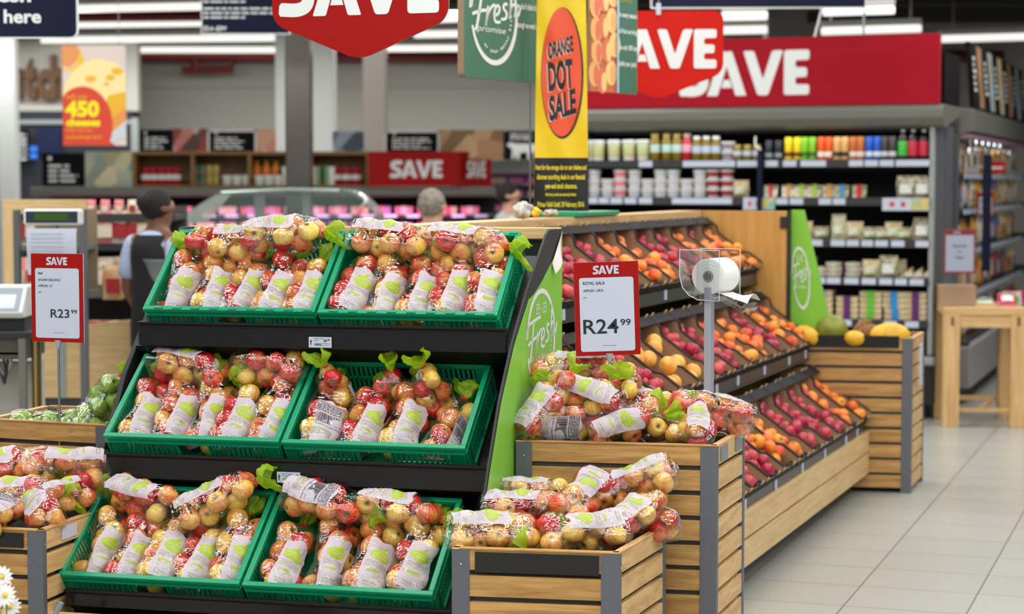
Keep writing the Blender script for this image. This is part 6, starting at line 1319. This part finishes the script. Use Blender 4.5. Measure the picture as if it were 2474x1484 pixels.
# ------------------------------------------------------------------ people
skin_a = mat('skin_brown', (120, 80, 58), .5); skin_b = mat('skin_pale', (206, 156, 130), .5)
def person(label, px, Y, rz, H, skin, hair_rgb, top_m, vest_m=None, trousers=None, hair='bun', arm=None):
    t = thing('person', label, 'person', (at(px, 440, Y).x, Y, 0), rz); k = H/1.60
    V, R, E = [], [], []
    def node(p, r, par=None): V.append(tuple(Vector(p)*k)); R.append(r*k); (E.append((par, len(V)-1)) if par is not None else None); return len(V)-1
    pel = node((0, 0, .88), .115); s1 = node((0, .01, 1.02), .105, pel); s2 = node((0, .0, 1.16), .115, s1); s3 = node((0, -.01, 1.28), .10, s2); nk = node((0, 0, 1.36), .048, s3); h0 = node((0, .02, 1.43), .072, nk); h1 = node((0, .015, 1.50), .090, h0); h2 = node((0, .005, 1.555), .068, h1)
    no = node((0, .105, 1.47), .014, h1); 
    for s in (-1, 1): node((s*.088, 0, 1.475), .014, h1)
    ch = node((0, .075, 1.405), .022, h0)
    for s in (-1, 1):
        hp = node((s*.085, 0, .84), .085, pel); kn = node((s*.095, .015, .46), .058, hp); an = node((s*.095, -.01, .08), .038, kn); node((s*.10, .12, .035), .032, an)
        sh = node((s*.155, -.01, 1.29), .058, s3); el = node((s*.205, -.04, 1.03), .042, sh)
        wr = node((s*.19, .10 if arm else .03, .82), .027, el); pa = node((s*.185, .15 if arm else .05, .75), .032, wr)
        for q in range(4):
            f1 = node((s*(.165+.014*q), .175 if arm else .065, .70), .009, pa); node((s*(.163+.014*q), .165 if arm else .055, .662+.006*abs(q-1)), .008, f1)
        th = node((s*.155, .17 if arm else .07, .745), .010, pa); node((s*.148, .185 if arm else .08, .715), .009, th)
    me = bpy.data.meshes.new('body'); me.from_pydata(V, E, []); me.materials.append(skin); o = bpy.data.objects.new('body', me); COL.objects.link(o); o.parent = t
    md = o.modifiers.new('skin', 'SKIN'); md.use_smooth_shade = True
    for i, r in enumerate(R): me.skin_vertices[0].data[i].radius = (r, r)
    me.skin_vertices[0].data[0].use_root = True
    sb = o.modifiers.new('sub', 'SUBSURF'); sb.levels = sb.render_levels = 2
    sc_ = lambda rings: [((c[0]*k, c[1]*k, c[2]*k), a*k, b*k) for c, a, b in rings]
    mb = MB(); mb.loft(sc_([((0, 0, .80), .155, .125), ((0, 0, .95), .15, .12), ((0, .01, 1.08), .15, .12), ((0, .005, 1.2), .175, .13), ((0, -.005, 1.29), .185, .115), ((0, -.005, 1.335), .12, .085), ((0, 0, 1.365), .062, .06)]), 22); mb.build('shirt', top_m, t, smooth='all', sub=1)
    if vest_m: mb = MB(); mb.loft(sc_([((0, 0, .70), .172, .142), ((0, 0, .95), .162, .132), ((0, .01, 1.08), .162, .132), ((0, .005, 1.2), .182, .142), ((0, -.012, 1.28), .155, .125), ((0, -.02, 1.335), .125, .088)]), 22, caps=False); mb.build('vest', vest_m, t, smooth='all', sub=1)
    for s in (-1, 1):
        mb = MB(); mb.tube([Vector(p)*k for p in ((s*.13, -.01, 1.31), (s*.165, -.012, 1.28), (s*.19, -.03, 1.15), (s*.207, -.04, 1.07))], [.06*k, .072*k, .066*k, .064*k], 14); mb.build('sleeve', top_m, t, smooth='all', sub=1)
        mb = MB(); mb.tube([Vector(p)*k for p in ((s*.075, 0, .90), (s*.088, 0, .78), (s*.095, .015, .46), (s*.095, -.005, .09))], [.11*k, .105*k, .075*k, .062*k], 14); mb.build('trouser_leg', trousers or MATS['black_metal'], t, smooth='all', sub=1)
        mb = MB(); mb.loft([((s*.098*k, .05*k, .0), .045, .115), ((s*.098*k, .05*k, .03), .048, .118), ((s*.098*k, .03*k, .075), .042, .085), ((s*.098*k, 0, .10), .04, .045)], 16); mb.build('shoe', MATS['black_metal'], t, smooth='all')
    hm = mat('hair_%d' % sum(hair_rgb), hair_rgb, .8, bump=.8, bscale=70, vary=.5, vscale=28)
    mb = MB(); rr = random.Random(px); vs = []
    def hp(a, b):
        th = a*6.2832; ph = b*math.pi; wv = 1 + .035*math.sin(9*th+4*ph) + .03*math.sin(17*ph+3*th)
        low = .30 if hair == 'bun' else .42
        fr_ = max(0, math.sin(th)); z = math.cos(ph); z = max(z, -1 + .9*fr_ + (0 if fr_ > .05 else 0)); r_ = math.sqrt(max(0, 1-z*z))
        return (k*(.090*r_*math.cos(th)*wv), k*(-.008+.100*r_*math.sin(th)*wv*(.9 if fr_ else 1)), k*(1.507+.096*z*wv))
    mb.grid(hp, 26, 16, 0, wrap=True); mb.build('hair', hm, t, smooth='all', sub=1)
    if hair == 'bun': mb = MB(); mb.lathe([(.001, -.05), (.04, -.035), (.052, 0), (.04, .035), (.001, .05)], 14, (0, -.095*k, 1.52*k)); mb.build('hair_bun', hm, t, smooth='all', sub=1)
    return t
person('woman in black vest over light blue short sleeves carrying a grey bucket', 378, 11.0, -.62, 1.57, skin_a, (30, 22, 24), mat('shirt_blue', (176, 192, 222), .7), mat('vest_black', (20, 20, 24), .75), hair='bun', arm=True)
person('grey-haired person in a pale blue top seen from behind', 1043, 12.4, -.25, 1.56, skin_b, (150, 142, 128), mat('top_pale', (186, 210, 222), .7), hair='short')
person('dark-haired person in a light grey shirt beside the yellow banner, facing right', 1228, 16.5, -1.3, 1.60, skin_b, (40, 30, 28), mat('shirt_grey', (196, 200, 206), .7), hair='short')
a = at(386, 650, 10.92); mb = MB(); mb.lathe([(.055, -.07), (.085, .04), (.092, .045), (.092, .055), (.082, .05)], 24); t = mb.build('bucket', mat('bucket_grey', (120, 128, 132), .5), smooth=True); t.location = (a.x, a.y, a.z); tag(t, 'grey bucket held in the hand of the woman in the vest', 'bucket')
mb = MB(); mb.tube(spline([(-.088, 0, .05), (-.06, 0, .12), (0, 0, .145), (.06, 0, .12), (.088, 0, .05)], 6), .004, 8); mb.build('bucket_handle', chrome_m, t, smooth=True)
# ------------------------------------------------------------------ curved glass counter
Yc = 13.2; qx = lambda p: (p-1237)/F*Yc; qz = lambda y: at(1237, y, Yc).z
t = thing('glass_counter', 'serving counter under a long curved glass hood behind the rack', 'counter', (qx(410), Yc, 0)); o0 = qx(410); X = lambda p: qx(p)-o0
mb = MB(); mb.box(X(420), X(930), 0, .9, .05, .95); mb.build('counter_body', mat('counter_white', (190, 196, 196), .4), t, bevel=.01); mb = MB(); mb.box(X(425), X(925), .02, .88, 0, .05); mb.build('plinth', black_m, t)
hood = spline([(X(405), 0, .95), (X(410), 0, qz(545)), (X(455), 0, qz(512)), (X(520), 0, qz(470)), (X(560), 0, qz(458)), (X(680), 0, qz(455)), (X(810), 0, qz(458)), (X(862), 0, qz(472)), (X(915), 0, qz(540)), (X(925), 0, .95)], 4)
mb = MB(); nh = len(hood)
mb.add([p + Vector((0, y, 0)) for y in (.0, .85) for p in hood], [(i, i+1, nh+i+1, nh+i) for i in range(nh-1)]); mb.build('hood_glass', mat('hood_tint', (150, 168, 160), .15, .0, alpha=.8), t, smooth='all')
mb = MB(); pf = [tuple(p) for p in hood]; mb.add([(p[0], .0, p[2]) for p in pf], [tuple(range(nh))]); mb.build('front_glass', mat('pane_tint', (120, 138, 132), .08, .0, alpha=.38), t)
mb = MB(); mb.add([(X(412), -.01, qz(540)), (X(500), -.01, qz(540)), (X(560), -.01, qz(470)), (X(524), -.01, qz(472)), (X(455), -.01, qz(514))], [(0,1,2,3,4)]); mb.build('hood_end_glass', mat('end_tint', (160, 174, 164), .1, 0, alpha=.75), t)
for p, wd in ((622, 24), (736, 18)): mb = MB(); mb.box(X(p-wd/2), X(p+wd/2), .1, .14, .95, qz(460)); mb.build('glass_post', gry2, t)
mb = MB(); mb.tube([(X(536), .0, qz(466)), (X(700), .0, qz(458)), (X(820), .0, qz(461))], .012, 8); mb.build('hood_rail', mat('rail_pale', (170, 186, 178), .2, .3), t, smooth=True)
mb = MB(); mb.grid(lambda u, v: (X(848)+(X(890)-X(848))*(math.sin(v*2.6)*.8+.2*u), -.02+.02*u, qz(510)+(qz(466)-qz(510))*v), 4, 10); mb.build('end_trim', mat('trim_white', (236, 240, 238), .15), t, smooth='all')  # white strip shaped like the bright reflection on the curved glass
# ------------------------------------------------------------------ small things on the fruit rack's wooden top, flowers
def lump(nm, px, py, Y, r, mt, label, cat, sq=.8, seed=1):
    mb = MB(); rr = random.Random(seed); p = [rr.uniform(0, 6) for _ in range(4)]
    mb.grid(lambda a, b: tuple(Vector((math.sin(b*math.pi)*math.cos(a*6.2832), math.sin(b*math.pi)*math.sin(a*6.2832), -math.cos(b*math.pi)*sq))*r*(1+.22*math.sin(5*a*6.2832+p[0])*math.sin(b*9+p[1])+.12*math.sin(11*b+p[2]+6.28*2*a))), 24, 14, 0, wrap=True)
    o = mb.build(nm, mt, smooth='all'); o.location = at(px, py, Y); return tag(o, label, cat)
lump('plastic_bag', 1264, 508, 8.05, .038, mat('bag_crumple', (206, 206, 200), .2, rgb2=(150, 150, 140), vscale=40), 'crumpled clear plastic bag on the wooden rack top left of the banner', 'plastic bag', .8, 2)
lump('lemon', 1293, 512, 8.2, .022, C('lemon_yellow', 226, 196, 40), 'small yellow lemon on the wooden rack top under the banner', 'lemon', .8, 3)
lump('plastic_bag', 1330, 514, 8.4, .032, MATS['bag_crumple'], 'flat crumpled plastic bag on the rack top below the black banner foot', 'plastic bag', .4, 5)
mb = MB(); mb.box(-.30, .30, -.1, .1, 0, .02); o = mb.build('green_tray', crate_m, bevel=.004); o.matrix_world = PM @ Matrix.Translation((.9, .985, 1.451)) ; tag(o, 'shallow green tray edge lying on the wooden rack top', 'tray')
# daisies at the lower left corner
t = thing('flower_bunch', 'white daisies with yellow centres at the lower left corner', 'flowers', (at(12, 1470, 4.9).x, 4.9, 0)); zt = at(12, 1430, 4.9).z; rr = random.Random(6)
pot = MB(); pot.lathe([(.07, 0), (.10, .18), (.105, .19), (.10, .20)], 20); pot.build('flower_pot', mat('pot_dark', (60, 56, 54), .6), t, smooth=True)
petal_m = C('petal_white', 232, 232, 226); yc_ = C('daisy_yellow', 232, 190, 20)
for q, (px, py) in enumerate(((2, 1395), (14, 1440), (-4, 1440), (24, 1468), (4, 1478), (-14, 1415))):
    c = at(px, py, 4.9 + rr.uniform(-.03, .03)) - t.location; mb = MB(); up = Vector((rr.uniform(-.4, .6), -1, rr.uniform(.1, .8))).normalized(); a = up.orthogonal().normalized(); b = up.cross(a)
    for k in range(14):
        th = 6.2832*k/14; d = a*math.cos(th)+b*math.sin(th); s = up.cross(d)*.006; mb.add([c+d*.006+up*.003, c+d*.02+s+up*.004, c+d*.032+up*.0, c+d*.02-s+up*.004], [(0, 1, 2, 3)])
    mb.lathe([(.001, -.004), (.009, 0), (.007, .005), (.001, .007)], 12, c, 1); mb.tube([c-up*.002, Vector((c.x*.5, 0, c.z*.6)), (0, 0, .18)], .002, 6, 2)
    mb.build('flower', [petal_m, yc_, C('stem_green', 70, 120, 50)], t)
mb = MB(); mb.tube(spline([(0, 0, 0), (-.02, 0, .12), (.01, 0, .26), (.05, 0, .35)], 6), .008, 8); o = mb.build('grey_cable', mat('cable_pale', (130, 140, 156), .5), smooth=True); o.location = (at(108, 1480, 5.85).x, 5.85, 0); tag(o, 'grey cable bending up at the foot of the apple rack, lower left', 'cable')
# drop unused templates
for k, r in list(enumerate(PROTO)) + [('g', PGREEN)]:
    if k not in USED:
        for c in list(r.children): bpy.data.objects.remove(c)
        bpy.data.objects.remove(r)
